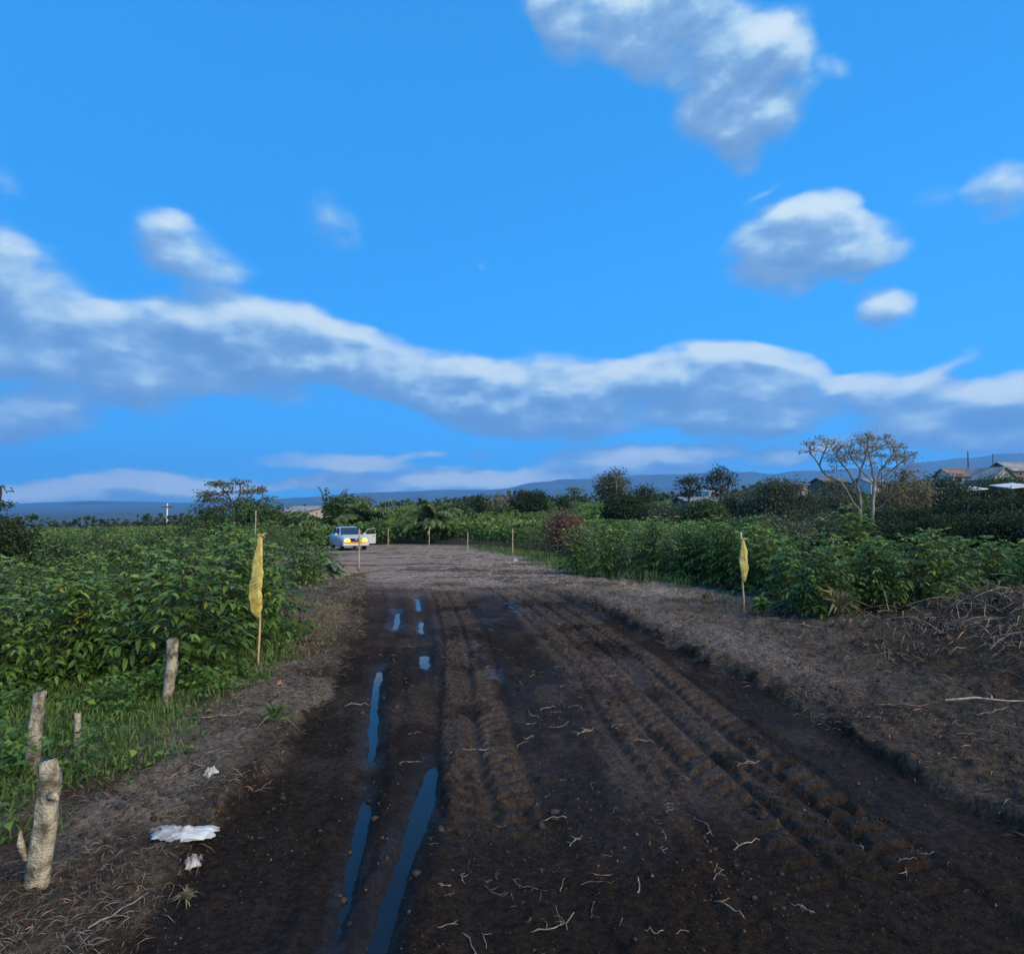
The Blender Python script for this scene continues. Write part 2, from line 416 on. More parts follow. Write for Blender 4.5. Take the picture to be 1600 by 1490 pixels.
TREAD_R = track([(2.3, -5), gp(1370, 1330), gp(1130, 1150), gp(1000, 1030), gp(900, 960), gp(830, 920), (-1.0, 22), (-4.6, 32)])
TREAD_M = track([(1.2, -5), gp(1120, 1400), gp(985, 1200), gp(900, 1040), gp(830, 970), (-.2, 20), (-5.2, 32)])
HEDGE_R = track([(5.2, 9), (5.1, 12), (5.3, 16), (3.6, 19), (2.7, 22), (1.6, 33), (-1.0, 45), (-4.5, 56)])
HEDGE_L = track([(-3.7, 5), (-3.8, 8), (-4.0, 11), (-5.0, 15), (-6.2, 20), (-6.9, 24), (-7.3, 27)])

def lugs(dx, y, w, pitch, slant):
    """prints of tractor tyre bars: two rows of slanted bars, half a pitch apart"""
    side = np.where(dx > 0, 1.0, -1.0)
    ph = (y - np.abs(dx) * slant + np.where(dx > 0, 0, pitch / 2) + .16 * (fbm(dx * 2, y * 1.3, 77, 3) - .5)) / pitch
    t = np.abs(ph - np.floor(ph) - .5) * 2                    # 0 centre .. 1 edge
    bar = sstep(.18, .42, t) * sstep(.12, .40, fbm(dx * 5, y * 4, 78, 3))
    return bar * sstep(1.0, .82, np.abs(dx) / w) * sstep(.02, .10, np.abs(dx) + .05 * vnoise(dx * 4, y * 4, 3))

PUDDLES = []      # (track, y0, y1, half width, rut depth)
PUDDLES += [(RUT_B, 2.0, 5.85, .085, .085), (RUT_A, 3.5, 5.15, .055, .065), (RUT_A, 6.0, 9.3, .068, .07),
            (RUT_B, 9.3, 10.0, .07, .06), (RUT_B, 14.4, 16.4, .085, .06), (RUT_A, 12.2, 14.2, .11, .05), (RUT_B, 11.9, 13.0, .055, .05)]
WATER = -.038

def macro(x, y):
    r = np.hypot(x, y)
    z = -.03 * np.clip(y - 18, 0, 45)                                         # the track dips beyond the crest
    z = z + 2.3 * sstep(58, 135, y) * (.12 + .88 * sstep(-48, -14, x))                                            # plantation slope
    x0_ = np.where(y < 27, -4.4, -.285 * y - 3)
    z = z - 1.5 * sstep(0, 7, x0_ - x) * sstep(7.5, 20, y)
    z = z - 1.2 * sstep(-9, -40, x) * sstep(12, 50, y) - 7 * sstep(-45, -220, x) * sstep(40, 260, y)
    z = z + (.9 * sstep(20, 60, x) + 2.2 * sstep(30, 75, x)) * sstep(55, 105, y)
    z = z - 30 * sstep(180, 900, r) + .5 * (fbm(x / 30, y / 30, 5, 3) - .5) * sstep(25, 70, r) + 22 * (fbm(x / 700, y / 700, 8, 3) - .5) * sstep(900, 3000, r)
    return z

def height(x, y, detail=True):
    z = macro(x, y)
    rl, rr = ROAD_L(y), ROAD_R(y)
    wob = .22 * (fbm(x * .9, y * .9, 21, 3) - .5)
    inside = sstep(-.07, .09, x - rl + wob) * sstep(-.07, .09, rr - x + wob)
    near = sstep(60, 20, y)
    # verges stand above the cut track
    z = z + (1 - inside) * (.07 + .07 * sstep(0, .6, x - rr)) * near * sstep(30, 14, np.hypot(x, y))
    # soil berm thrown up along the right edge, debris bank to the right, hummock before the hedge
    z = z + .07 * np.exp(-((x - rr - .18) / .2) ** 2) * near * fbm(x * 2, y * 2, 4, 2)
    z = z + .62 * np.exp(-(((x - 8.2) / 1.7) ** 2 + ((y - 10.4) / 2.0) ** 2)) * (1 + .5 * (fbm(x * 1.2, y * 1.2, 31, 3) - .5))
    z = z + .14 * np.exp(-(((x - 5.2) / 1.5) ** 2 + ((y - 10.8) / 1.0) ** 2)) * (.6 + .8 * fbm(x, y, 32, 3))
    z = z + .22 * np.exp(-(((x - 6.4) / 1.6) ** 2 + ((y - 7.6) / 1.2) ** 2)) * (.4 + 1.2 * fbm(x * 1.3, y * 1.3, 33, 3))
    if not detail: return z
    fade = sstep(70, 25, y) * sstep(-6, 0, y) * sstep(30, 9, np.abs(x))
    rough_v = (fbm(x * 3.1, y * 3.1, 41, 5, .58) - .5) * (.13 + .10 * sstep(1.0, 3, x - rr)) * (1 - inside)
    clods = np.clip(fbm(x * 9, y * 9, 45, 3, .6) - .50, 0, 1) * .11 * (1 - inside)
    mud = (fbm(x * 1.1, y * .45, 51, 4) - .5) * .09 + (fbm(x * 6.5, y * 5, 55, 4, .6) - .5) * .045 + np.clip(fbm(x * 16, y * 14, 58, 2) - .6, 0, 1) * .05
    z = z + fade * (rough_v + clods + inside * mud)
    # wheel tracks
    tr = 0
    for f, w, dep, pitch, slant, seed in ((TREAD_L, .38, .054, .20, .50, 1), (TREAD_R, .36, .054, .22, .48, 2), (lambda q: TREAD_R(q) - .70, .36, .050, .21, .48, 4), (TREAD_M, .24, .024, .16, .6, 3)):
        dx = x - f(y)
        patch = sstep(.22, .44, fbm(x * .8, y * .35, 60 + seed, 3)) if seed != 1 else sstep(.16, .34, fbm(x * .8, y * .35, 61, 3))
        if seed == 1: patch = patch * sstep(4.2, 5.4, y)
        if seed == 3: patch = patch * .6
        if seed in (2, 4): patch = patch * sstep(3.6, 4.6, y)
        base = sstep(1.25, .85, np.abs(dx) / w)
        if seed != 3: z = z - base * inside * fade * mud * .6
        tr = tr - dep * .5 * base + patch * dep * 1.15 * lugs(dx, y, w, pitch, slant)
        tr = tr + .016 * np.exp(-((np.abs(dx) - w * 1.15) / .07) ** 2) * fbm(x * 4, y * 3, 70 + seed, 2)
    z = z + tr * inside * sstep(34, 16, y)
    # ruts that hold water
    for f, y0, y1, hw, dep in PUDDLES:
        dx = x - f(y) - .05 * (fbm(y * 1.7, y * 0 + y0, 80, 2) - .5)
        along = sstep(y0 - .3, y0 + .2, y) * sstep(y1 + .3, y1 - .2, y)
        wide = sstep(y0 - .8, y0 - .1, y) * sstep(y1 + .8, y1 + .1, y) * np.exp(-(dx / (hw * 3.2)) ** 4)
        z = z - wide * inside * mud * .85
        wv = hw * (.75 + .6 * vnoise(y * 1.6, y * 0 + y1, 82)) + .03 * (fbm(x * 9, y * 5, 83, 3) - .5)
        z = z - along * dep * np.exp(-np.abs(dx / wv) ** 2.4) + wide * .034 * (fbm(x * 9, y * 6, 84, 4, .6) - .5)
    for f, hw in ((RUT_A, .10), (RUT_B, .12)):
        dx = x - f(y)
        z = z - inside * .02 * np.exp(-(dx / hw) ** 2) * sstep(26, 14, y) + inside * .022 * np.exp(-((np.abs(dx) - hw * 1.9) / .07) ** 2) * sstep(26, 14, y)
    return z

def H(x, y): return float(height(np.array([float(x)]), np.array([float(y)]))[0])
def Hs(x, y): return float(height(np.array([float(x)]), np.array([float(y)]), False)[0])
def PX(px, Y): return (px - CX) / FPX * Y
def PZ(py, Y): return CAM_H + (HORIZON - py) / FPX * Y

def axis(a0, a1, step_fn, lo, hi, g1, cap, g2):
    mid = [a0]
    while mid[-1] < a1: mid.append(mid[-1] + step_fn(mid[-1]))
    up, d = [mid[-1]], step_fn(mid[-1])
    while up[-1] < hi: d *= g1 if d < cap else g2; up.append(up[-1] + d)
    dn, d = [a0], step_fn(a0)
    while dn[-1] > lo: d *= g1 if d < cap else g2; dn.append(dn[-1] - d)
    return np.array(dn[:0:-1] + mid + up[1:])
xs = axis(-4.4, 4.9, lambda a: .025, -6500, 6500, 1.03, .3, 1.14)
ys = axis(2.4, 44, lambda a: max(.018, .0045 * a), -3000, 8000, 1.05, 2.0, 1.10)
X, Y = np.meshgrid(xs, ys)
Z = height(X, Y)
nx, ny = len(xs), len(ys)
print('ground grid', nx, ny, nx * ny)

# soil kinds as albedo, toned darker towards the camera: wet black mud, red subsoil, drying prints, dry grey verge, pale gravelly clearing, field
rl, rr = ROAD_L(Y), ROAD_R(Y)
wob = .30 * (fbm(X * .9, Y * .9, 21, 3) - .5) + .34 * (fbm(X * 4, Y * 4, 23, 4, .65) - .5)
road_m = sstep(-.05, .06, X - rl + wob) * sstep(-.05, .06, rr - X + wob)
def mixc_(a, b, t): return a + (np.asarray(b) - a) * t[..., None]
n_big, n_mid, n_fine = fbm(X * .5, Y * .25, 101, 4), fbm(X * 2.2, Y * 1.4, 103, 4), fbm(X * 12, Y * 12, 105, 3)
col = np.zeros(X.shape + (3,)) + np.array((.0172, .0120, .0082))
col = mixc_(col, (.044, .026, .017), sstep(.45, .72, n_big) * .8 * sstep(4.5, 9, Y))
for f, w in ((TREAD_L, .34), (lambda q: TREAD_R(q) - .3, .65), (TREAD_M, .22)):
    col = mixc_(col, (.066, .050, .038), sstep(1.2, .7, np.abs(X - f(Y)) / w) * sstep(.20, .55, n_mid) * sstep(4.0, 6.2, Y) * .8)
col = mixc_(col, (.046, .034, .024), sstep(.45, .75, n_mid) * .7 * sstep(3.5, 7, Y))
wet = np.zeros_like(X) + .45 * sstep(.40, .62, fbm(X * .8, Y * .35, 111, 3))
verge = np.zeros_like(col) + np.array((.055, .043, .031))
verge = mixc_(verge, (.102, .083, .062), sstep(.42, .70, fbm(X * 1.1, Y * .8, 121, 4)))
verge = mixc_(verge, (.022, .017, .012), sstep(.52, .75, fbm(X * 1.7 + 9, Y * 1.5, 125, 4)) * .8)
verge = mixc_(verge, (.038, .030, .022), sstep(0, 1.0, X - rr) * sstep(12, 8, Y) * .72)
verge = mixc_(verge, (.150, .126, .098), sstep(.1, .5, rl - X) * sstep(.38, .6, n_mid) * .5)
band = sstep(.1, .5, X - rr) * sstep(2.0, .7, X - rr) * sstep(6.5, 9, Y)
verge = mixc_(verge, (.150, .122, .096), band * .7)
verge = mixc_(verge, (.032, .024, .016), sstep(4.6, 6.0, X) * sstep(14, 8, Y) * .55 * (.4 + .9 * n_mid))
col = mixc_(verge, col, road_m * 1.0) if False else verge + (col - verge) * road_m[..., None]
# crest and beyond: dry, pale, gravelly
dry = sstep(16.5, 21.5, Y + 2.2 * (n_big - .5) * 2 + .6 * (X + 3))
gravel = np.zeros_like(col) + np.array((.215, .170, .126))
gravel = mixc_(gravel, (.100, .072, .054), sstep(.48, .68, fbm(X * .5, Y * 1.3, 131, 4)))
gravel = mixc_(gravel, (.270, .218, .166), sstep(.55, .75, fbm(X * 1.1, Y * 2.0, 137, 3)))
col = col + (gravel - col) * dry[..., None]
field = np.zeros_like(col) + np.array((.050, .052, .030))
field = mixc_(field, (.075, .095, .045), sstep(.4, .65, fbm(X / 60, Y / 60, 141, 4)))
field = mixc_(field, (.190, .165, .120), sstep(.66, .74, fbm(X / 45 + 3, Y / 90, 143, 3)))
fm = np.maximum(sstep(1.0, 3.5, X - HEDGE_R(Y)) * sstep(18, 24, Y), np.maximum(sstep(.4, 1.4, HEDGE_L(Y) - X) * sstep(30, 26, Y), sstep(52, 62, Y)))
col = col + (field - col) * np.clip(fm, 0, 1)[..., None]
col *= (.70 + .60 * n_fine)[..., None]
wet = wet * road_m * (1 - dry)
for f, y0, y1, hw, dep in PUDDLES:                       # soaked soil round the standing water
    soak = np.exp(-((X - f(Y) + .06 * (n_fine - .5)) / (hw * 2.1)) ** 2) * sstep(y0 - .7, y0, Y) * sstep(y1 + .7, y1, Y) * road_m * (.5 + .8 * n_mid)
    soak = np.clip(soak, 0, 1); wet = np.maximum(wet, soak); col *= (1 - .45 * soak)[..., None]
for q_ in ((770, 1045, .16, .9), (740, 1008, .12, .4), (800, 945, .3, 1.2)):     # film of water left on the smeared mud
    x_, y_ = gp(q_[0], q_[1]); s_ = np.exp(-(((X - x_ + .12 * (Y - y_)) / q_[2]) ** 2 + ((Y - y_) / q_[3]) ** 2)) * sstep(.4, .6, fbm(X * 6, Y * 3, 391, 3))
    wet = np.maximum(wet, np.clip(1.3 * s_, 0, 1) * road_m)

def grid_mesh(name, mask):
    """faces of the grid where mask is true, as one mesh"""
    idx = np.arange(nx * ny).reshape(ny, nx)
    q = np.stack([idx[:-1, :-1], idx[:-1, 1:], idx[1:, 1:], idx[1:, :-1]], -1)[mask]
    used = np.unique(q); remap = np.zeros(nx * ny, np.int32); remap[used] = np.arange(len(used))
    V = np.stack([X, Y, Z], -1).reshape(-1, 3)[used]
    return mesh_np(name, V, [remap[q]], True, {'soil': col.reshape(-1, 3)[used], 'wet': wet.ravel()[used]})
fmask = .25 * (road_m[:-1, :-1] + road_m[1:, :-1] + road_m[:-1, 1:] + road_m[1:, 1:]) > .5
yc = .5 * (Y[:-1, :-1] + Y[1:, :-1]); fmask &= (yc > -30) & (yc < 52)

def soil_mat():
    m, nt, b = mat_new('soil')
    a = nt.nodes.new('ShaderNodeAttribute'); a.attribute_name = 'soil'
    w = nt.nodes.new('ShaderNodeAttribute'); w.attribute_name = 'wet'
    tc_ = nt.nodes.new('ShaderNodeTexCoord')
    n1 = nt.nodes.new('ShaderNodeTexNoise'); n1.inputs['Scale'].default_value = 22; n1.inputs['Detail'].default_value = 6; n1.inputs['Roughness'].default_value = .65
    n2 = nt.nodes.new('ShaderNodeTexNoise'); n2.inputs['Scale'].default_value = 85; n2.inputs['Detail'].default_value = 4; n2.inputs['Roughness'].default_value = .6
    n3 = nt.nodes.new('ShaderNodeTexVoronoi'); n3.inputs['Scale'].default_value = 34; n3.feature = 'SMOOTH_F1'
    for n in (n1, n2, n3): nt.links.new(tc_.outputs['Object'], n.inputs['Vector'])
    mr = nt.nodes.new('ShaderNodeMapRange'); mr.inputs[1].default_value = .3; mr.inputs[2].default_value = .7; mr.inputs[3].default_value = .38; mr.inputs[4].default_value = 1.75
    nt.links.new(n1.outputs['Fac'], mr.inputs[0])
    mr2 = nt.nodes.new('ShaderNodeMapRange'); mr2.inputs[1].default_value = .3; mr2.inputs[2].default_value = .7; mr2.inputs[3].default_value = .5; mr2.inputs[4].default_value = 1.6
    nt.links.new(n2.outputs['Fac'], mr2.inputs[0])
    mm = nt.nodes.new('ShaderNodeMath'); mm.operation = 'MULTIPLY'; nt.links.new(mr.outputs[0], mm.inputs[0]); nt.links.new(mr2.outputs[0], mm.inputs[1])
    sc_ = nt.nodes.new('ShaderNodeVectorMath'); sc_.operation = 'SCALE'; nt.links.new(a.outputs['Color'], sc_.inputs[0]); nt.links.new(mm.outputs[0], sc_.inputs['Scale'])
    nt.links.new(sc_.outputs[0], b.inputs['Base Color'])
    rr_ = nt.nodes.new('ShaderNodeMapRange'); rr_.inputs[3].default_value = .95; rr_.inputs[4].default_value = .38
    nt.links.new(w.outputs['Fac'], rr_.inputs[0]); nt.links.new(rr_.outputs[0], b.inputs['Roughness'])
    sp_ = nt.nodes.new('ShaderNodeMapRange'); sp_.inputs[1].default_value = .4; sp_.inputs[3].default_value = .08; sp_.inputs[4].default_value = .34
    nt.links.new(w.outputs['Fac'], sp_.inputs[0]); nt.links.new(sp_.outputs[0], b.inputs['Specular IOR Level'])
    b1 = nt.nodes.new('ShaderNodeBump'); b1.inputs['Strength'].default_value = 1.0; b1.inputs['Distance'].default_value = .035
    nt.links.new(n1.outputs['Fac'], b1.inputs['Height'])
    b2 = nt.nodes.new('ShaderNodeBump'); b2.inputs['Strength'].default_value = .7; b2.inputs['Distance'].default_value = .008
    nt.links.new(n2.outputs['Fac'], b2.inputs['Height']); nt.links.new(b1.outputs[0], b2.inputs['Normal'])
    nt.links.new(b2.outputs[0], b.inputs['Normal'])
    return m
M['soil'] = soil_mat()
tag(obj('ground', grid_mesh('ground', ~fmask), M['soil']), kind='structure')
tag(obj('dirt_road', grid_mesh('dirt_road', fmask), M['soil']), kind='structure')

# ------------------------------------------------------------------ water standing in the ruts
def water_mat():
    m, nt, b = mat_new('rut_water')
    b.inputs['Base Color'].default_value = (.009, .008, .007, 1)
    b.inputs['Roughness'].default_value = .06; b.inputs['IOR'].default_value = 1.33; b.inputs['Specular IOR Level'].default_value = .5
    tc_ = nt.nodes.new('ShaderNodeTexCoord'); n = nt.nodes.new('ShaderNodeTexNoise'); n.inputs['Scale'].default_value = 9
    nt.links.new(tc_.outputs['Object'], n.inputs['Vector'])
    bp = nt.nodes.new('ShaderNodeBump'); bp.inputs['Strength'].default_value = .10; bp.inputs['Distance'].default_value = .01
    nt.links.new(n.outputs['Fac'], bp.inputs['Height']); nt.links.new(bp.outputs[0], b.inputs['Normal'])
    return m
M['water'] = water_mat()
for f, y0, y1, hw, dep in PUDDLES:
    yy = np.linspace(y0 - .3, y1 + .3, max(6, int((y1 - y0 + .6) / .12)))
    zc = height(f(yy), yy)
    lvl = float(np.median(zc)) + dep * .24
    V = []
    for q in yy:
        xc = float(f(np.array([q]))[0]); w_ = hw * 1.7
        V += [(xc - w_, q, lvl), (xc + w_, q, lvl)]
    F = [(2 * i, 2 * i + 1, 2 * i + 3, 2 * i + 2) for i in range(len(yy) - 1)]
    tag(obj('puddle', mesh_np('puddle', np.array(V), [np.array(F)]), M['water']), kind='structure')

# ------------------------------------------------------------------ mountains
def ridge(name, dist, pts, seed, mat, depth=1400):
    px = np.linspace(-900, 2500, 260); top = np.interp(px, [p[0] for p in pts], [p[1] for p in pts])
    hgt = (HORIZON - top) / FPX * dist
    u = np.linspace(0, 1, 16)
    P, U = np.meshgrid(px, u)
    x = (P - CX) / FPX * dist * (1 + .25 * (1 - U)) ; y = dist + depth * (U - 1) * 1.0 + 500 * (fbm(P / 160, U * 3, seed, 3) - .5)
    hh = np.interp(px, px, hgt)[None, :] * (U ** 1.3) * (.86 + .28 * fbm(P / 60, U * 6, seed + 3, 4)) - 45 * (1 - U)
    x = (P - CX) / FPX * y
    n, k = P.shape
    idx = np.arange(n * k).reshape(n, k)
    q = np.stack([idx[:-1, :-1], idx[:-1, 1:], idx[1:, 1:], idx[1:, :-1]], -1).reshape(-1, 4)
    tag(obj(name, mesh_np(name, np.stack([x, y, hh], -1).reshape(-1, 3), [q], True), mat), kind='structure')
M['mountain'] = noise_mat('mountain_forest', (.030, .050, .035), (.060, .085, .050), .004, .95, 0)
ridge('mountain', 7000, [(-900, 792), (-200, 790), (0, 788), (60, 785), (150, 782), (300, 785), (420, 779), (560, 769), (700, 764), (790, 764), (840, 752), (950, 748), (1060, 742), (1150, 735), (1300, 737), (1420, 730), (1500, 716), (1600, 706), (1800, 700), (2500, 735)], 200, M['mountain'])
ridge('mountain', 5000, [(-900, 797), (0, 795), (200, 793), (330, 790), (480, 784), (620, 774), (720, 776), (800, 772), (900, 765), (1000, 762), (1120, 760), (1250, 752), (1380, 747), (1600, 738), (2500, 760)], 230, M['mountain'])

# ------------------------------------------------------------------ leaves and trees
def unit(a): return a / np.maximum(np.linalg.norm(a, axis=-1, keepdims=True), 1e-9)

def leaves(P, D, L, W, up=None, droop=.25, fold=.18, simple=False):
    """P base points, D directions, L lengths, W half widths -> verts, faces; each leaf folded along its midrib and bent down"""
    n = len(P); D = unit(D); up = np.tile((0, 0, 1.0), (n, 1)) if up is None else up
    S = np.cross(D, up + .35 * rng.normal(size=(n, 3))); S = unit(S); N = unit(np.cross(S, D))
    L = np.broadcast_to(L, n)[:, None]; W = np.broadcast_to(W, n)[:, None]
    mid = P + D * L * .48 + N * L * .05
    tip = P + D * L - np.array((0, 0, 1.0)) * L * droop
    l, r = mid - S * W + N * W * fold * 2, mid + S * W + N * W * fold * 2
    if simple:
        V = np.stack([P, l, tip, r], 1).reshape(-1, 3); b = (np.arange(n) * 4)[:, None]
        return V, np.concatenate([b + np.array([[0, 3, 2]]), b + np.array([[0, 2, 1]])]), 4
    if simple is None:                                       # full blade: two cross ribs, elliptic outline
        dn = np.array((0, 0, 1.0)) * L * droop
        c1, c2 = P + D * L * .30 + N * L * .06 - dn * .05, P + D * L * .68 + N * L * .03 - dn * .42
        w1, w2 = W * 1.0, W * .86
        V = np.stack([P, c1 - S * w1 + N * w1 * fold * 2, c1, c1 + S * w1 + N * w1 * fold * 2, c2 - S * w2 + N * w2 * fold * 2, c2, c2 + S * w2 + N * w2 * fold * 2, tip], 1).reshape(-1, 3)
        b = (np.arange(n) * 8)[:, None]
        return V, np.concatenate([b + np.array([t_]) for t_ in ((0, 2, 1), (0, 3, 2), (1, 2, 5), (1, 5, 4), (2, 3, 6), (2, 6, 5), (4, 5, 7), (5, 6, 7))]), 8
    V = np.stack([P, l, mid, r, tip], 1).reshape(-1, 3); b = (np.arange(n) * 5)[:, None]
    return V, np.concatenate([b + np.array([[0, 2, 1]]), b + np.array([[0, 3, 2]]), b + np.array([[1, 2, 4]]), b + np.array([[2, 3, 4]])]), 5

def leaf_mesh(name, P, D, L, W, age, raw=False, **kw):
    if not raw: age = np.minimum(age, .93)
    V, F, k = leaves(np.asarray(P), np.asarray(D), L, W, **kw)
    return mesh_np(name, V, [F], False, {'age': np.repeat(age, k)})

def coffee_mesh(seed, h, rad, stems, node, leaf_len, per, stem_sides=5, fill=1.0):
    """a coffee bush: upright stems, pairs of drooping side branches, opposite leaves along them"""
    r_ = np.random.default_rng(seed); random.seed(seed)
    P, D, Ls, A = [], [], [], []
    mb = MB()
    for s_ in range(stems):
        a0 = r_.uniform(0, 6.28); lean = r_.uniform(.05, .22) * (rad / .8)
        hh = h * r_.uniform(.82, 1.0)
        top = np.array((math.cos(a0) * lean * 2, math.sin(a0) * lean * 2, hh))
        bs = np.array((math.cos(a0) * .07, math.sin(a0) * .07, -.06))
        mb.tube([bs, bs * .5 + top * .5 + r_.normal(size=3) * .03, top], [.026, .018, .006], stem_sides)
        z = .16 * h; k = 0
        while z < hh:
            t = z / hh; c = bs + (top - bs) * t
            for sd_ in (0, 1):
                an = a0 + k * 1.57 * .97 + sd_ * math.pi + r_.normal() * .25
                ln = rad * (1.0 - .72 * max(0, t - .45) / .55) * r_.uniform(.65, 1.1) * (.75 + .25 * min(1, t * 3))
                if r_.uniform() > fill: continue
                d0 = np.array((math.cos(an), math.sin(an), .45 + .25 * t))
                nseg = max(2, int(per * ln / rad + .5))
                q = c.copy(); d = d0 / np.linalg.norm(d0); pts = [q.copy()]
                for j in range(nseg):
                    d = d + np.array((0, 0, -.16)) * (1.3 - .5 * t); d /= np.linalg.norm(d)
                    q = q + d * ln / nseg; pts.append(q.copy())
                    side = np.cross(d, (0, 0, 1.0)); side /= max(1e-6, np.linalg.norm(side))
                    for sg in (-1, 1):
                        P.append(q + r_.normal(size=3) * .008)
                        D.append(side * sg * .8 + d * .55 + np.array((0, 0, .12 + r_.normal() * .22)) + r_.normal(size=3) * .12)
                        f_ = .7 + .3 * r_.uniform() - .25 * (j == nseg - 1)
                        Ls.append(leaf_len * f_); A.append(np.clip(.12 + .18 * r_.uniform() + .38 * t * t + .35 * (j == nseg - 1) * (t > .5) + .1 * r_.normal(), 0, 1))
                P.append(q); D.append(d + np.array((0, 0, .3))); Ls.append(leaf_len * .7); A.append(min(1, .35 + .5 * t))
                mb.tube([pts[0], pts[len(pts) // 2], pts[-1]], [.007, .005, .002], 3, cap=False)
            z += node * r_.uniform(.8, 1.2); k += 1
        for j in range(6):
            an = j * 1.05 + a0
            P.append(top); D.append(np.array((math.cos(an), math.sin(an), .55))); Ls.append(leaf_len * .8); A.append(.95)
    Ls = np.array(Ls); A = np.array(A); A[A > .93] = .93; A[r_.uniform(0, 1, len(A)) < (.012 if per > 5 else 0)] = 1.0
    return leaf_mesh('coffee_foliage', P, D, Ls, Ls * .17, np.array(A), droop=.34, raw=True, simple=None if per > 5 else False), mb.mesh('coffee_stems')

# --- space colonisation: branches grow towards the points of the crown
def grow(trunk, attract, step, kill, infl, iters=60, seed=1, grav=0.0):
    r_ = np.random.default_rng(seed)
    nodes = [np.array(p, float) for p in trunk]; par = [-1] + list(range(len(trunk) - 1))
    A = np.array(attract, float)
    for it in range(iters):
        if not len(A): break
        N = np.array(nodes)
        d = np.linalg.norm(A[:, None] - N[None], axis=2)
        j = d.argmin(1); dm = d[np.arange(len(A)), j]
        ok = dm < infl
        if not ok.any(): break
        new = []
        for n in np.unique(j[ok]):
            v = unit(A[ok & (j == n)] - N[n]).sum(0) + r_.normal(size=3) * .15; v[2] += grav
            v /= max(1e-6, np.linalg.norm(v)); new.append((n, N[n] + v * step))
        cnt = len(nodes)
        for n, p in new: nodes.append(p); par.append(int(n))
        d2 = np.linalg.norm(A[:, None] - np.array(nodes[cnt:])[None], axis=2).min(1)
        A = A[d2 > kill]
    return np.array(nodes), np.array(par)

def skeleton(nodes, par, r_tip, r_base, sides=5, expo=2.4):
    n = len(nodes); rad = np.zeros(n); kids = [[] for _ in range(n)]
    for i, p in enumerate(par):
        if p >= 0: kids[p].append(i)
    order = list(range(n)); acc_ = np.zeros(n)
    for i in reversed(order):
        if not kids[i]: acc_[i] = 1
        if par[i] >= 0: acc_[par[i]] += acc_[i]
    rad = r_tip + (r_base - r_tip) * (acc_ / acc_.max()) ** (1 / expo)
    V, F = [], []
    ang = np.arange(sides) * 2 * np.pi / sides
    for i in range(n):
        p = par[i]
        if p < 0: continue
        d = nodes[i] - nodes[p]; d /= max(1e-6, np.linalg.norm(d))
        a = np.cross(d, (0, 0, 1.0) if abs(d[2]) < .9 else (1.0, 0, 0)); a /= np.linalg.norm(a); b = np.cross(d, a)
        ring = np.cos(ang)[:, None] * a + np.sin(ang)[:, None] * b
        rp = min(rad[p], rad[i] * 1.25) if kids[p] and len(kids[p]) > 1 else rad[p]
        k = len(V) * sides
        V.append(nodes[p] + ring * rp); V.append(nodes[i] + ring * rad[i])
        q = np.arange(sides); q2 = (q + 1) % sides
        F.append(np.stack([k + q, k + q2, k + sides + q2, k + sides + q], 1))
    return np.concatenate(V), np.concatenate(F), rad, kids

def crown_points(r_, n, c, r, kind='dome'):
    if kind == 'umbrella':
        a = r_.uniform(0, 6.28, n); q = np.sqrt(r_.uniform(0, 1, n))
        z = (1 - q ** 2) * r[2] * .55 + r_.normal(size=n) * r[2] * .10 - .1 * r[2]
        return np.stack([c[0] + q * np.cos(a) * r[0], c[1] + q * np.sin(a) * r[1], c[2] + z], 1)
    d = unit(r_.normal(size=(n, 3))); q = r_.uniform(.25, 1, n) ** .5
    p = d * q[:, None] * np.array(r)
    if kind == 'tall': p[:, :2] *= (.55 + .45 * r_.uniform(0, 1, n))[:, None]
    return p + np.array(c)

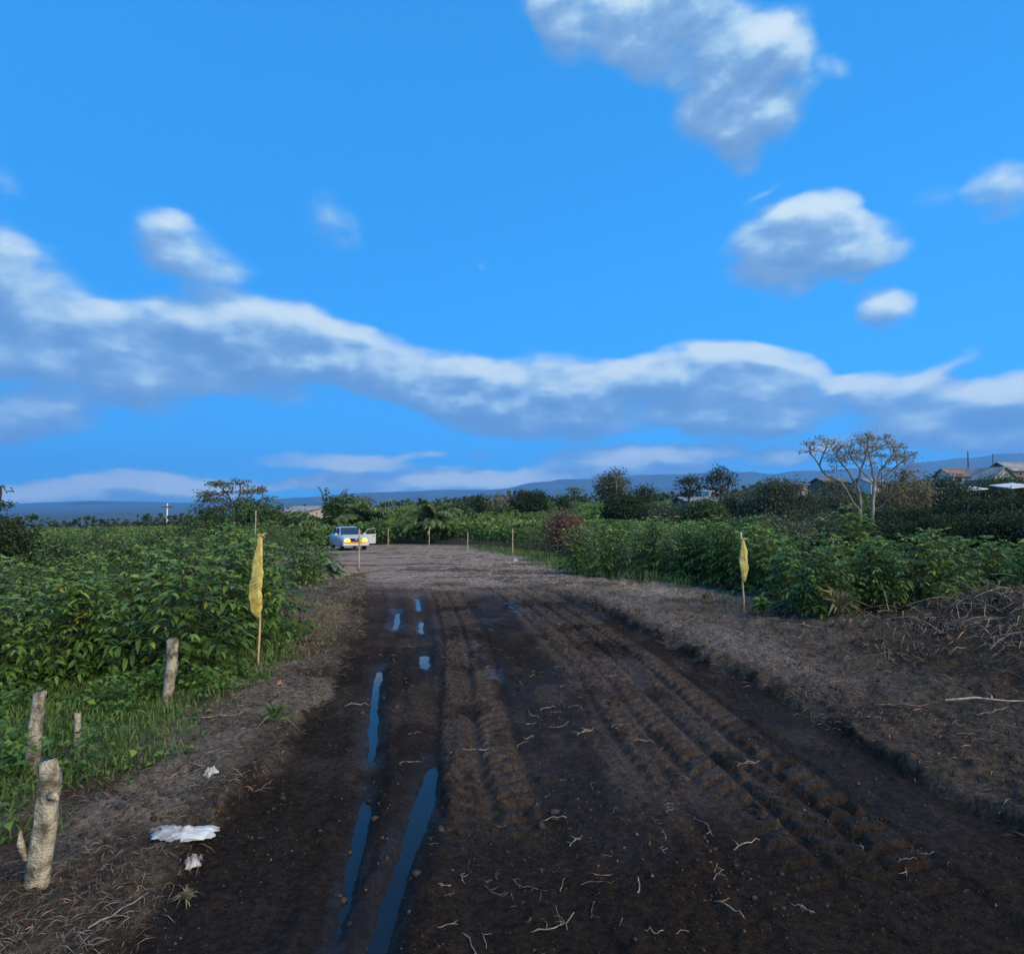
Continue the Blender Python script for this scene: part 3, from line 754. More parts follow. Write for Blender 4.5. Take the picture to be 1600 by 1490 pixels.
def tree(name, label, px, Yd, top_py, half_px, mat, bark, base_z=None, kind='dome', crown_frac=.6, n_att=90, leaf=.22, per=9, clump=.32,
         lean=0.0, trunk_r=.13, seed=1, droop=.3, cat='tree', group=None, flat=1.0, age=(.1, .8), r_tip=.012, density=1.0, depth=1.0):
    r_ = np.random.default_rng(seed)
    x = PX(px, Yd); z0 = Hs(x, Yd) if base_z is None else base_z; h = PZ(top_py, Yd) - z0; rx = half_px / FPX * Yd
    rz = h * crown_frac / 2; c = (lean, 0, h - rz * (1 if kind != 'umbrella' else .55))
    if kind == 'umbrella': rz = h * crown_frac
    att = crown_points(r_, n_att, c, (rx * .95, rx * .95 * depth, rz * .95), kind)
    fork = max(.25 * h, h - 2 * rz) if kind != 'umbrella' else h * (1 - crown_frac) * .8
    k = max(3, int(fork / .5)); t = np.linspace(0, 1, k)
    trunk = [np.array((lean * .6 * q + .06 * h * .15 * math.sin(q * 4 + seed), .05 * math.sin(q * 3 + seed * 2), -.15 + (fork + .15) * q)) for q in t]
    nodes, par = grow(trunk, att, max(.16, h * .045), h * .07, h * 2, 60, seed)
    V, F, rad, kids = skeleton(nodes, par, r_tip, trunk_r)
    root = empty(name, (x, Yd, z0), 0, label, cat, group)
    obj('trunk', mesh_np('trunk', V, [F], True), bark, root)
    tips = np.array([i for i in range(len(trunk), len(nodes)) if rad[i] < trunk_r * .32 or not kids[i]])
    per = max(1, int(per * density * 6)); clump *= 1.35
    base = np.repeat(nodes[tips], per, 0)
    off_ = r_.normal(size=base.shape) * clump * np.array((1, 1, .7 * flat)); P = base + off_
    D = off_ * 1.2 + r_.normal(size=P.shape) * .5 * clump; D[:, 2] += .1 * clump
    L = leaf * r_.uniform(.6, 1.25, len(P))
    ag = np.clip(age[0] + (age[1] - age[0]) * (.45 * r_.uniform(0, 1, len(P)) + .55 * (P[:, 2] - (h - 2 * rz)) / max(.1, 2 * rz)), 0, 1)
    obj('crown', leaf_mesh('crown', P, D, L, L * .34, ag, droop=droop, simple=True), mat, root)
    return root

def fronds(name, label, px, Yd, top_py, half_px, n_f, mat, width, base_z=None, trunk_h=.3, seed=1, cat='palm', leaflet=True, erect=.9):
    """palm or banana: arching fronds from a short stem"""
    r_ = np.random.default_rng(seed); random.seed(seed)
    x = PX(px, Yd); z0 = Hs(x, Yd) if base_z is None else base_z; h = PZ(top_py, Yd) - z0; rx = half_px / FPX * Yd
    root = empty(name, (x, Yd, z0), 0, label, cat)
    mb = MB(); th = h * trunk_h
    mb.tube([(0, 0, -.2), (.05, .03, th * .5), (.02, 0, th)], [.16, .13, .11], 7, jit=.08); mb.build('trunk', M['bark'], root, True)
    P, D, L, W, A = [], [], [], [], []; sp_ = MB()
    for i in range(n_f):
        an = i * 2.4 + r_.uniform(-.3, .3); el = r_.uniform(.35, 1.35) * erect
        ln = r_.uniform(.75, 1.1) * math.hypot(rx, (h - th) * .8)
        q = np.array((0, 0, th)) ; d = np.array((math.cos(an) * math.cos(el), math.sin(an) * math.cos(el), math.sin(el)))
        m_ = 12; pts = [q.copy()]
        for j in range(m_):
            d = d + np.array((0, 0, -.10 - .04 * j / m_)); d /= np.linalg.norm(d); q = q + d * ln / m_; pts.append(q.copy())
            side = np.cross(d, (0, 0, 1.0)); side /= max(1e-6, np.linalg.norm(side)); f_ = math.sin(math.pi * (j + 1.2) / (m_ + 1.6)) ** .6
            for sg in (-1, 1):
                for rep in (0, .5):
                    P.append(q - d * ln / m_ * rep); D.append(side * sg + d * .7 + np.array((0, 0, -.25 + .2 * r_.normal()))); L.append(width * f_); A.append(r_.uniform(.1, .9))
        sp_.tube(pts[::3], [.03, .02, .014, .008, .004][:len(pts[::3])], 4, cap=False)
    L = np.array(L)
    fo = obj('fronds', leaf_mesh('fronds', P, D, L, L * (.10 if leaflet else .24), np.array(A), droop=.35, simple=True), mat, root)
    sp_.build('midrib', mat, fo)
    return root

# ------------------------------------------------------------------ coffee bushes
COFFEE_HI = [coffee_mesh(300 + i, h, r, s,   .085, .205, 7) for i, (h, r, s) in enumerate(((1.65, .80, 3), (1.80, .85, 3), (1.5, .85, 3), (1.7, .75, 2), (1.25, .65, 2)))]
COFFEE_LO = [coffee_mesh(340 + i, h, r, s, .15, .24, 4, 3) for i, (h, r, s) in enumerate(((1.7, .85, 2), (1.85, .9, 2), (1.5, .85, 2), (1.35, .8, 2)))]
def coffee(x, y, label, group, hi=True, sc=1.0, var=None, rz=None, mat='coffee'):
    var = random.randrange(5 if hi else 4) if var is None else var
    fo, stm = (COFFEE_HI if hi else COFFEE_LO)[var]
    root = empty('coffee_bush', (x, y, Hs(x, y)), random.uniform(0, 6.28) if rz is None else rz, label, 'bush', group)
    root.scale = (sc * random.uniform(.92, 1.1), sc * random.uniform(.92, 1.1), sc)
    a = bpy.data.objects.new('foliage', fo); a.parent = root; C.objects.link(a)
    b = bpy.data.objects.new('stem', stm); b.parent = root; C.objects.link(b)
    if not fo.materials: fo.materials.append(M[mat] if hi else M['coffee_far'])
    if not stm.materials: stm.materials.append(M['bark'])
    return root

random.seed(11)
NEAR = [  # px, Y, variant, scale, label
    (1275, 12.0, 0, .80, 'glossy coffee bush at the near corner of the right hedge, right of the flagged stake'),
    (1345, 12.3, 1, .76, 'tall bright coffee bush in the right hedge, second from its near corner'),
    (1420, 12.1, 2, .92, 'coffee bush with long hanging leaves above the dark hollow in the right bank'),
    (1490, 12.6, 0, .80, 'coffee bush in the right hedge just left of the root-strewn soil mound'),
    (1565, 13.4, 1, .74, 'coffee bush rising behind the root-strewn soil mound'),
    (1630, 13.0, 2, .82, 'coffee bush cut off by the right edge of the picture'),
    (1235, 13.2, 4, .95, 'low coffee bush between the flagged stake and the right hedge corner'),
    (1195, 15.6, 0, 1.0, 'coffee bush standing directly behind the right flagged stake'),
    (1130, 17.4, 1, 1.0, 'coffee bush left of and behind the right flagged stake'),
    (1065, 18.6, 0, 1.02, 'coffee bush with hanging leaves at the bend of the right hedge'),
    (1010, 19.6, 1, 1.0, 'rounded coffee bush left of the bend of the right hedge'),
    (955, 20.4, 2, 1.02, 'coffee bush at the dark notch of the right hedge below the brown bush'),
    (506, 24.5, 1, .95, 'coffee bush at the hedge end half hiding the silver car'),
    (470, 21.5, 0, 1.0, 'coffee bush next to the hedge end in front of the silver car'),
    (905, 22.5, 0, .98, 'coffee bush at the hedge below the reddish brown bush, by the dry verge'),
    (1310, 13.2, 3, .82, 'coffee bush in the second row of the right hedge behind its near corner'),
    (1385, 13.3, 0, .84, 'bright-topped coffee bush in the second row of the right hedge'),
    (1455, 13.6, 1, .78, 'coffee bush in the second row behind the dark hollow of the right bank'),
    (1525, 14.2, 2, .92, 'coffee bush in the second row behind the soil mound'),
    (1598, 14.4, 0, .82, 'coffee bush in the second row near the right picture edge'),
    (1250, 14.6, 2, .95, 'coffee bush in the second row right of the flagged stake'),
    (1160, 16.6, 2, 1.0, 'coffee bush straight behind the right flagged stake, in the second row'),
    (1225, 16.4, 1, .85, 'coffee bush in the third row right of the flagged stake'),
    (1095, 18.4, 2, 1.02, 'coffee bush just right of the bend of the right hedge'),
    (415, 10.6, 0, 1.0, 'coffee bush right behind the left flagged stake at the hedge corner'),
    (345, 9.6, 1, .88, 'broad coffee bush left of the left flagged stake'),
    (290, 8.4, 2, .95, 'coffee bush with bright drooping leaves above the leaning lichen post'),
    (225, 9.2, 0, .9, 'coffee bush behind the leaning lichen post, one plant further left'),
    (160, 8.4, 1, .74, 'dark coffee bush between the leaning post and the tall thin post'),
    (90, 8.0, 2, .78, 'dark coffee bush behind the tall thin post at lower left'),
    (15, 7.8, 0, .72, 'dark coffee bush cut off by the left edge above the grass'),
    (375, 12.2, 1, 1.0, 'coffee bush in the second row behind the left flagged stake'),
    (300, 11.6, 0, 1.0, 'coffee bush in the second row above the bright drooping leaves at left'),
    (215, 11.3, 2, .95, 'coffee bush in the second left row, above the leaning post'),
    (130, 11.0, 1, .8, 'coffee bush in the second left row, above the tall thin post'),
    (50, 10.6, 0, .78, 'coffee bush in the second left row, next to the picture edge'),
]
taken = []
for px, yd, v_, s_, lab in NEAR:
    x = PX(px, yd); taken.append((x, yd)); coffee(x, yd, lab, None, True, s_, v_)

def free(x, y, d):
    return all((x - a) ** 2 + (y - b) ** 2 > d * d for a, b in taken)
cand = []
for row in range(0, 140):                                   # rows run across the view, 1.5 m apart
    y = 11.5 + row * 1.35
    for k in range(-110, 111):
        x = k * 1.45 + (row % 2) * .72 + random.uniform(-.3, .3); yy = y + random.uniform(-.35, .35)
        if abs(x) > .80 * yy + 1.2: continue
        right = x > float(HEDGE_R(yy)) + .7 if yy < 56 else True
        left = (x < float(HEDGE_L(yy)) - .6 if yy < 27 else x < -.285 * yy - 1.0 - (2.6 if 38 < yy < 55 else 0)) if yy < 56 else True
        if yy < 56 and not (right or left): continue
        if 15.5 < yy < 75 and x > .30 * yy + (1.2 if yy < 24 else 0): continue                  # the tree belt stands there
        if not free(x, yy, .95): continue
        cand.append((math.hypot(x, yy), x, yy, row))
cand.sort()
N_IND = 265
ORD = ['first', 'second', 'third', 'fourth', 'fifth', 'sixth', 'seventh', 'eighth', 'ninth', 'tenth', 'eleventh', 'twelfth', 'thirteenth', 'fourteenth', 'fifteenth', 'sixteenth', 'seventeenth', 'eighteenth', 'nineteenth', 'twentieth']
def nth(i): return ORD[i] if i < 20 else ('%dth' % (i + 1))
ind = [(d, x, y, row, 'right' if (x > float(HEDGE_R(y)) if y < 56 else x > -4) else 'left') for d, x, y, row in cand[:N_IND]]
for side in ('left', 'right'):
    rows = sorted({i[3] for i in ind if i[4] == side})
    for q, rw in enumerate(rows):
        line = sorted([i for i in ind if i[4] == side and i[3] == rw], key=lambda i: i[1] * (1 if side == 'right' else -1))
        for j, (d, x, y, _, _) in enumerate(line):
            taken.append((x, y))
            coffee(x, y, f'coffee bush, {nth(j)} from the track in the {nth(q)} planted row on the {side}', f'coffee bushes in the {side} rows', d < 21, random.uniform(.74, 1.16) * (.82 if x < -6 and y < 26 else 1))
# the far plantation reads as one mass
far = cand[N_IND:]
far = [c for c in far if random.random() < (1.0 if c[0] < 80 else .72)]
def mass_mesh(name, spots, nl, leaf, h, r):
    n = len(spots); S = np.array([(x, y, 0) for _, x, y, _ in spots]); S[:, 2] = height(S[:, 0], S[:, 1], False)
    sc_ = rng.uniform(.8, 1.2, n)
    B = np.repeat(S, nl, 0); q = np.repeat(sc_, nl)[:, None]
    d = unit(rng.normal(size=(n * nl, 3))); d[:, 2] = np.abs(d[:, 2]) * 1.1 - .25
    P = B + d * np.array((r, r, h * .55)) * q * rng.uniform(.6, 1.0, (n * nl, 1)) + np.array((0, 0, h * .5)) * q
    D = d + rng.normal(size=d.shape) * .4; L = leaf * rng.uniform(.7, 1.3, n * nl)
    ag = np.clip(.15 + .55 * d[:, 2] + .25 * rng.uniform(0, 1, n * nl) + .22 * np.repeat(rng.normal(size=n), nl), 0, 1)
    return leaf_mesh(name, P, D, L, L * .33, ag, droop=.3, simple=True)
print('coffee candidates', len(cand), 'far', len(far))
tag(obj('coffee_plantation', mass_mesh('coffee_plantation', far, 90, .36, 1.75, .85), M['coffee_far']), 'rows of coffee bushes covering the slopes beyond the clearing', 'plantation', kind='stuff')

# ------------------------------------------------------------------ trees
def T(*a, **k): return tree(*a, **k)
# tall flat-topped tree with two pale trunks
def umbrella_tree():
    Yd = 55.0; x0 = PX(1345, Yd); z0 = Hs(x0, Yd); r_ = np.random.default_rng(5)
    def loc(px, py): return np.array((PX(px, Yd) - x0, 0, PZ(py, Yd) - z0))
    root = empty('umbrella_tree', (x0, Yd, z0), 0, 'tall sparse flat-topped tree with two pale trunks above the right hedge', 'tree')
    # trunks and main limbs follow the photograph's fork pattern
    def limb(pts, dys):
        out = []
        for (px, py), dy in zip(pts, dys):
            p = loc(px, py); p[1] = dy; out.append(p)
        return out
    nodes, par = [], []
    def path(pts, start=-1):
        last = start; prev = nodes[start] if start >= 0 else None
        for p in pts:
            if prev is not None:
                m_ = max(1, int(np.linalg.norm(p - prev) / .35))
                for j in range(1, m_ + 1):
                    nodes.append(prev + (p - prev) * j / m_ + (r_.normal(size=3) * .035 if j < m_ else 0)); par.append(last); last = len(nodes) - 1
            else: nodes.append(p); par.append(-1); last = len(nodes) - 1
            prev = p
        return last
    b = path(limb([(1356, 868), (1359, 845), (1364, 815), (1363, 785), (1366, 755)], (0, 0, .1, 0, -.1)))
    path(limb([(1380, 728), (1392, 706)], (-.3, -.6)), b); path(limb([(1366, 725), (1362, 700)], (.3, .5)), b)
    path(limb([(1385, 738), (1405, 716), (1420, 708)], (-.6, -1.0, -1.2)), b); path(limb([(1352, 735), (1340, 712)], (.5, 1.0)), b)
    low = [i for i in range(len(nodes)) if abs(nodes[i][2] - loc(1363, 800)[2]) < .3][0]
    path(limb([(1380, 782), (1396, 768)], (-.4, -.8)), low)
    b2 = path(limb([(1352, 850)], (.3,)), 0); b2 = path(limb([(1347, 810), (1349, 780), (1344, 758)], (.4, .5, .5)), b2)
    b3 = path(limb([(1322, 752), (1300, 742), (1290, 726)], (.8, .9, 1.0)), b2 - 6); path(limb([(1278, 708)], (1.1,)), b3); path(limb([(1296, 706)], (.8,)), b3)
    path(limb([(1330, 732), (1318, 712)], (.7, .9)), b2); path(limb([(1346, 735), (1350, 712)], (.1, -.4)), b2)
    n1 = len(nodes)
    att = crown_points(r_, 330, tuple(loc(1362, 716)), (66 / FPX * Yd, 2.8, 44 / FPX * Yd * 1.55), 'umbrella')
    att3 = np.concatenate([crown_points(r_, 90, tuple(loc(1366, 716)), (58 / FPX * Yd, 2.2, 1.2)), crown_points(r_, 120, tuple(loc(1284, 704)) , (34 / FPX * Yd, 1.5, 2.0), 'umbrella')])
    N, Pp = nodes, par
    A = np.concatenate([att, att3]); r2 = np.random.default_rng(9)
    for it in range(45):
        NN = np.array(N); d = np.linalg.norm(A[:, None] - NN[None], axis=2); j = d.argmin(1)
        new = []
        for n in np.unique(j):
            v = unit(A[j == n] - NN[n]).sum(0) + r2.normal(size=3) * .25; v /= max(1e-6, np.linalg.norm(v)); new.append((n, NN[n] + v * .24))
        c0 = len(N)
        for n, p in new: N.append(p); Pp.append(int(n))
        A = A[np.linalg.norm(A[:, None] - np.array(N[c0:])[None], axis=2).min(1) > .26]
        if not len(A): break
    N, Pp = np.array(N), np.array(Pp)
    V, F, rad, kids = skeleton(N, Pp, .014, .185, 6, 1.9)
    obj('trunk', mesh_np('trunk', V, [F], True), M['pale_bark'], root)
    tips = np.array([i for i in range(n1, len(N)) if not kids[i] or (rad[i] < .028 and r2.uniform() < .25)])
    B = np.repeat(N[tips], 17, 0); o_ = r2.normal(size=B.shape) * np.array((.17, .17, .06)); P = B + o_
    L = .15 * r2.uniform(.6, 1.3, len(P))
    obj('crown', leaf_mesh('crown', P, o_ + r2.normal(size=P.shape) * .1, L, L * .34, r2.uniform(.1, .9, len(P)), droop=.1, simple=True), M['olive_leaf'], root)
umbrella_tree()

T('feathery_tree', 'feathery grey-green tree rising above the cream house at left', 372, 72, 740, 62, M['grey_leaf'], M['bark'], kind='dome', crown_frac=.55, n_att=110, leaf=.26, per=5, clump=.28, flat=.35, seed=21, trunk_r=.16, age=(.2, .9))
T('dark_tree', 'dark bushy tree at the foot of the feathery tree', 398, 66, 782, 44, M['mid_leaf'], M['bark'], crown_frac=.85, n_att=70, leaf=.3, per=10, clump=.36, seed=22)
T('green_tree', 'low green tree hiding the foot of the cream house', 452, 68, 803, 44, M['mid_leaf'], M['bark'], crown_frac=.95, n_att=90, leaf=.26, per=10, clump=.32, seed=26)
T('dark_tree', 'low dark tree left of the feathery tree', 318, 70, 792, 40, M['mid_leaf'], M['bark'], crown_frac=.85, n_att=60, leaf=.3, per=10, clump=.36, seed=23)
for px_, y_, tp_, hp_, lab_ in ((95, 34, 838, 30, 'dark rounded shrub in the left field below the utility pole'), (205, 30, 842, 28, 'dark shrub in the left field right of the rounded one'), (150, 55, 822, 26, 'small dark tree in the left field toward the valley'),
        (255, 48, 818, 30, 'dark shrub tree at the foot of the utility pole'), (300, 38, 824, 28, 'dark shrub tree below the low tree left of the feathery tree')):
    T('field_shrub', lab_, px_, y_, tp_, hp_, M['mid_leaf'], M['bark'], crown_frac=.9, n_att=60, leaf=.2, per=8, clump=.22, seed=int(px_) + 400, cat='shrub', age=(0, .7))
T('dark_tree', 'dark tree cut off by the left edge, its lower rounded crown', 10, 30, 806, 44, M['dark_leaf'], M['bark'], crown_frac=.9, n_att=110, leaf=.17, per=12, clump=.2, seed=24)
T('dark_tree', 'thin dark tree poking up at the extreme left edge of the picture', -4, 34, 748, 24, M['dark_leaf'], M['bark'], kind='tall', crown_frac=.6, n_att=70, leaf=.18, per=8, clump=.18, flat=.4, seed=25)
fronds('bamboo_clump', 'tall spire-topped frond clump behind the silver car', 519, 64, 748, 32, 22, M['palm_leaf'], .9, trunk_h=.15, seed=31, cat='bamboo', erect=1.25)
fronds('palm_tree', 'palm with drooping fronds right of the spire-topped clump', 572, 64, 754, 36, 20, M['palm_leaf'], .9, trunk_h=.35, seed=32, erect=.95)
T('broad_tree', 'broad grey-green tree merging with the drooping palm', 552, 76, 774, 40, M['grey_leaf'], M['bark'], crown_frac=.7, n_att=70, leaf=.28, per=9, clump=.34, seed=33)
fronds('banana_plant', 'banana-like palm clump standing alone in the coffee rows at centre', 676, 58, 759, 30, 18, M['palm_leaf'], .75, trunk_h=.35, seed=34, cat='palm', leaflet=False, erect=1.0)
T('round_tree', 'round green bush tree at the foot of the lone palm clump', 688, 66, 794, 18, M['mid_leaf'], M['bark'], crown_frac=.9, n_att=50, leaf=.24, per=9, clump=.26, seed=35)
T('small_tree', 'small dark tree just right of the lone palm clump', 722, 84, 782, 12, M['dark_leaf'], M['bark'], crown_frac=.8, n_att=30, leaf=.28, per=9, clump=.28, seed=36)
T('hill_tree', 'dark flat tree on the skyline at the centre', 748, 98, 770, 20, M['dark_leaf'], M['bark'], crown_frac=.7, n_att=50, leaf=.3, per=9, clump=.34, flat=.6, seed=37)
T('hill_tree', 'spreading brownish tree on the skyline right of centre', 783, 96, 768, 22, M['olive_leaf'], M['bark'], crown_frac=.7, n_att=50, leaf=.28, per=6, clump=.34, seed=38)
T('round_tree', 'rounded dome tree on the skyline left of the small parasol tree', 828, 96, 764, 27, M['dark_leaf'], M['bark'], crown_frac=.85, n_att=80, leaf=.3, per=10, clump=.36, seed=39)
T('parasol_tree', 'small parasol-shaped tree on a thin stem against the blue hills', 899, 92, 764, 11, M['grey_leaf'], M['bark'], kind='umbrella', crown_frac=.28, n_att=40, leaf=.26, per=7, clump=.24, flat=.5, seed=40, trunk_r=.09)
T('small_tree', 'low dark tree between the dome tree and the parasol tree', 880, 95, 774, 10, M['dark_leaf'], M['bark'], crown_frac=.7, n_att=30, leaf=.28, per=9, clump=.28, seed=41)
T('tall_tree', 'tall pale leafy tree standing above the rest right of centre', 957, 74, 734, 24, M['grey_leaf'], M['pale_bark'], kind='dome', crown_frac=.52, n_att=110, leaf=.27, per=9, clump=.30, seed=42, trunk_r=.17, age=(.15, .8))
T('dark_tree', 'dark tree with a flat crown right of the tall pale tree', 1007, 78, 754, 18, M['dark_leaf'], M['bark'], crown_frac=.5, n_att=60, leaf=.28, per=9, clump=.30, flat=.6, seed=43)
T('dark_tree', 'dark undergrowth tree at the foot of the tall pale tree', 978, 72, 772, 34, M['dark_leaf'], M['bark'], crown_frac=.9, n_att=80, leaf=.3, per=10, clump=.36, seed=44)
T('skyline_tree', 'dark bristly tree above the small white house, the lower of two', 1077, 86, 738, 20, M['dark_leaf'], M['bark'], crown_frac=.45, n_att=60, leaf=.3, per=8, clump=.3, flat=.7, seed=45, trunk_r=.12)
T('skyline_tree', 'dark clumped tree above the small white house, the higher of two', 1126, 86, 725, 24, M['dark_leaf'], M['bark'], kind='dome', crown_frac=.55, n_att=75, leaf=.3, per=9, clump=.32, seed=46, trunk_r=.14)
T('grey_tree', 'grey-green tree with pale stems below the brick-coloured roof', 1045, 60, 792, 30, M['grey_leaf'], M['pale_bark'], crown_frac=.75, n_att=70, leaf=.24, per=8, clump=.28, seed=47, age=(0, .6))
T('grey_tree', 'grey-green tree in front of the small white house', 1100, 58, 780, 34, M['mid_leaf'], M['pale_bark'], crown_frac=.75, n_att=80, leaf=.24, per=8, clump=.28, seed=48, age=(0, .5))
T('grey_tree', 'broad grey tree left of the tall flat-topped tree', 1215, 60, 746, 56, M['grey_leaf'], M['bark'], crown_frac=.85, n_att=150, leaf=.24, per=9, clump=.3, seed=49, age=(0, .55))
T('grey_tree', 'drooping olive tree behind the trunks of the flat-topped tree', 1285, 63, 768, 46, M['grey_leaf'], M['bark'], crown_frac=.85, n_att=110, leaf=.24, per=9, clump=.3, seed=50, age=(0, .45), droop=.6)
T('olive_tree', 'yellowish olive tree hanging over right of the flat-topped tree', 1412, 58, 728, 40, M['olive_leaf'], M['bark'], crown_frac=.75, n_att=120, leaf=.2, per=7, clump=.26, seed=51, droop=.7)
T('dark_tree', 'dark round tree left of the houses at right', 1478, 62, 738, 36, M['dark_leaf'], M['bark'], crown_frac=.85, n_att=110, leaf=.24, per=11, clump=.3, seed=52)
T('dark_tree', 'dark thicket tree under the white roof strip', 1525, 50, 778, 60, M['dark_leaf'], M['bark'], crown_frac=.95, n_att=140, leaf=.2, per=11, clump=.28, seed=53, age=(0, .5))
T('dark_tree', 'dark thicket tree cut off by the right edge', 1610, 48, 772, 52, M['dark_leaf'], M['bark'], crown_frac=.95, n_att=120, leaf=.2, per=11, clump=.28, seed=54, age=(0, .5))
T('dark_tree', 'dark thicket tree right of the flat-topped tree trunks', 1430, 52, 792, 48, M['dark_leaf'], M['bark'], crown_frac=.95, n_att=110, leaf=.2, per=11, clump=.28, seed=55, age=(0, .5))
T('dark_tree', 'dark thicket tree behind the flat-topped tree trunks', 1350, 64, 800, 48, M['dark_leaf'], M['bark'], crown_frac=.95, n_att=110, leaf=.22, per=11, clump=.3, seed=56, age=(0, .5))
T('dark_tree', 'dim thicket tree left of the flat-topped tree trunks', 1250, 52, 808, 44, M['dark_leaf'], M['bark'], crown_frac=.95, n_att=100, leaf=.2, per=11, clump=.28, seed=57, age=(0, .6))
T('green_tree', 'light green shrub tree behind the right hedge and flagged stake', 1165, 44, 812, 34, M['mid_leaf'], M['bark'], crown_frac=.9, n_att=80, leaf=.2, per=9, clump=.24, seed=58)
T('dark_tree', 'dark tree clump in the middle of the plantation right of the brown bush', 1020, 66, 788, 30, M['dark_leaf'], M['bark'], crown_frac=.9, n_att=80, leaf=.24, per=10, clump=.3, seed=59)
T('roof_tree', 'green tree in front of the houses at the right edge', 1562, 84, 740, 22, M['mid_leaf'], M['bark'], crown_frac=.8, n_att=70, leaf=.3, per=9, clump=.34, seed=60)
T('brown_bush', 'rounded reddish brown dead bush at the back of the right hedge', 884, 31, 800, 29, M['brown_leaf'], M['bark'], crown_frac=.85, n_att=190, leaf=.11, per=14, clump=.15, seed=61, cat='bush', trunk_r=.06, age=(.1, .8))
T('yellow_green_bush', 'pale yellow-green bush standing out in the rows left of centre', 592, 57, 806, 13, M['weed'], M['bark'], crown_frac=.9, n_att=30, leaf=.2, per=10, clump=.22, seed=62, cat='bush', age=(.6, 1))
T('yellow_green_bush', 'yellow-green banana-leaved bush right of the brown bush', 942, 34, 812, 14, M['weed'], M['bark'], crown_frac=.9, n_att=40, leaf=.2, per=8, clump=.18, seed=63, cat='bush', age=(.5, 1))
T('dark_tree', 'dark scrub tree at the right edge just behind the coffee hedge', 1585, 36, 800, 60, M['dark_leaf'], M['bark'], crown_frac=.95, n_att=120, leaf=.16, per=10, clump=.22, seed=64, age=(0, .5))
T('dark_tree', 'dark scrub tree with purplish shade behind the right coffee hedge', 1490, 38, 806, 56, M['dark_leaf'], M['bark'], crown_frac=.95, n_att=120, leaf=.16, per=10, clump=.22, seed=65, age=(0, .55))
T('dark_tree', 'dark scrub tree right behind the hedge below the flat-topped tree', 1385, 40, 816, 50, M['dark_leaf'], M['bark'], crown_frac=.95, n_att=110, leaf=.17, per=10, clump=.22, seed=66, age=(0, .6))
T('grey_tree', 'grey scrub tree behind the hedge left of the two pale trunks', 1290, 42, 806, 46, M['grey_leaf'], M['bark'], crown_frac=.95, n_att=110, leaf=.17, per=9, clump=.22, seed=67, age=(0, .4))
T('grey_tree', 'grey scrub tree behind the right flagged stake', 1215, 40, 808, 44, M['grey_leaf'], M['bark'], crown_frac=.95, n_att=100, leaf=.17, per=9, clump=.22, seed=68, age=(0, .45))
T('grey_tree', 'tall grey-green tree in front of the grey shed', 1160, 66, 762, 40, M['grey_leaf'], M['bark'], crown_frac=.85, n_att=110, leaf=.24, per=9, clump=.3, seed=69, age=(0, .5))
T('grey_tree', 'grey-green tree filling the gap under the rusty roof', 1305, 70, 744, 38, M['grey_leaf'], M['bark'], crown_frac=.85, n_att=100, leaf=.24, per=9, clump=.3, seed=70, age=(0, .5))
T('dark_tree', 'dark tree hiding the foot of the houses at right', 1535, 74, 747, 44, M['dark_leaf'], M['bark'], crown_frac=.9, n_att=110, leaf=.26, per=10, clump=.32, seed=71, age=(0, .6))
T('dark_tree', 'dark tree below the pale blue gabled house', 1595, 76, 746, 36, M['dark_leaf'], M['bark'], crown_frac=.9, n_att=100, leaf=.26, per=10, clump=.32, seed=72, age=(0, .6))
# distant woods on the plain, one mass
def woods():
    n = 3200; r = 170 + rng.uniform(0, 1, n) ** 1.6 * 3800; az = rng.uniform(-.72, .72, n)
    x, y = r * np.sin(az), r * np.cos(az)
    keep = fbm(x / 260, y / 260, 171, 3) > .36; x, y, r = x[keep], y[keep], r[keep]
    z = macro(x, y); n = len(x); nl = 48; s_ = rng.uniform(1.8, 4.0, n)
    B = np.repeat(np.stack([x, y, z], 1), nl, 0); q = np.repeat(s_, nl)[:, None]
    d = unit(rng.normal(size=(n * nl, 3))); d[:, 2] = np.abs(d[:, 2])
    P = B + d * q * np.array((1.2, 1.2, 1.0)); L = .38 * q[:, 0] * rng.uniform(.7, 1.2, n * nl)
    tag(obj('distant_woods', leaf_mesh('distant_woods', P, d + rng.normal(size=d.shape) * .5, L, L * .4, np.clip(.2 + .5 * d[:, 2] + .2 * rng.normal(size=n * nl), 0, 1), droop=.2, simple=True), M['dark_leaf']),
        'distant woods on the plain below the blue mountains', 'woods', kind='stuff')
woods()

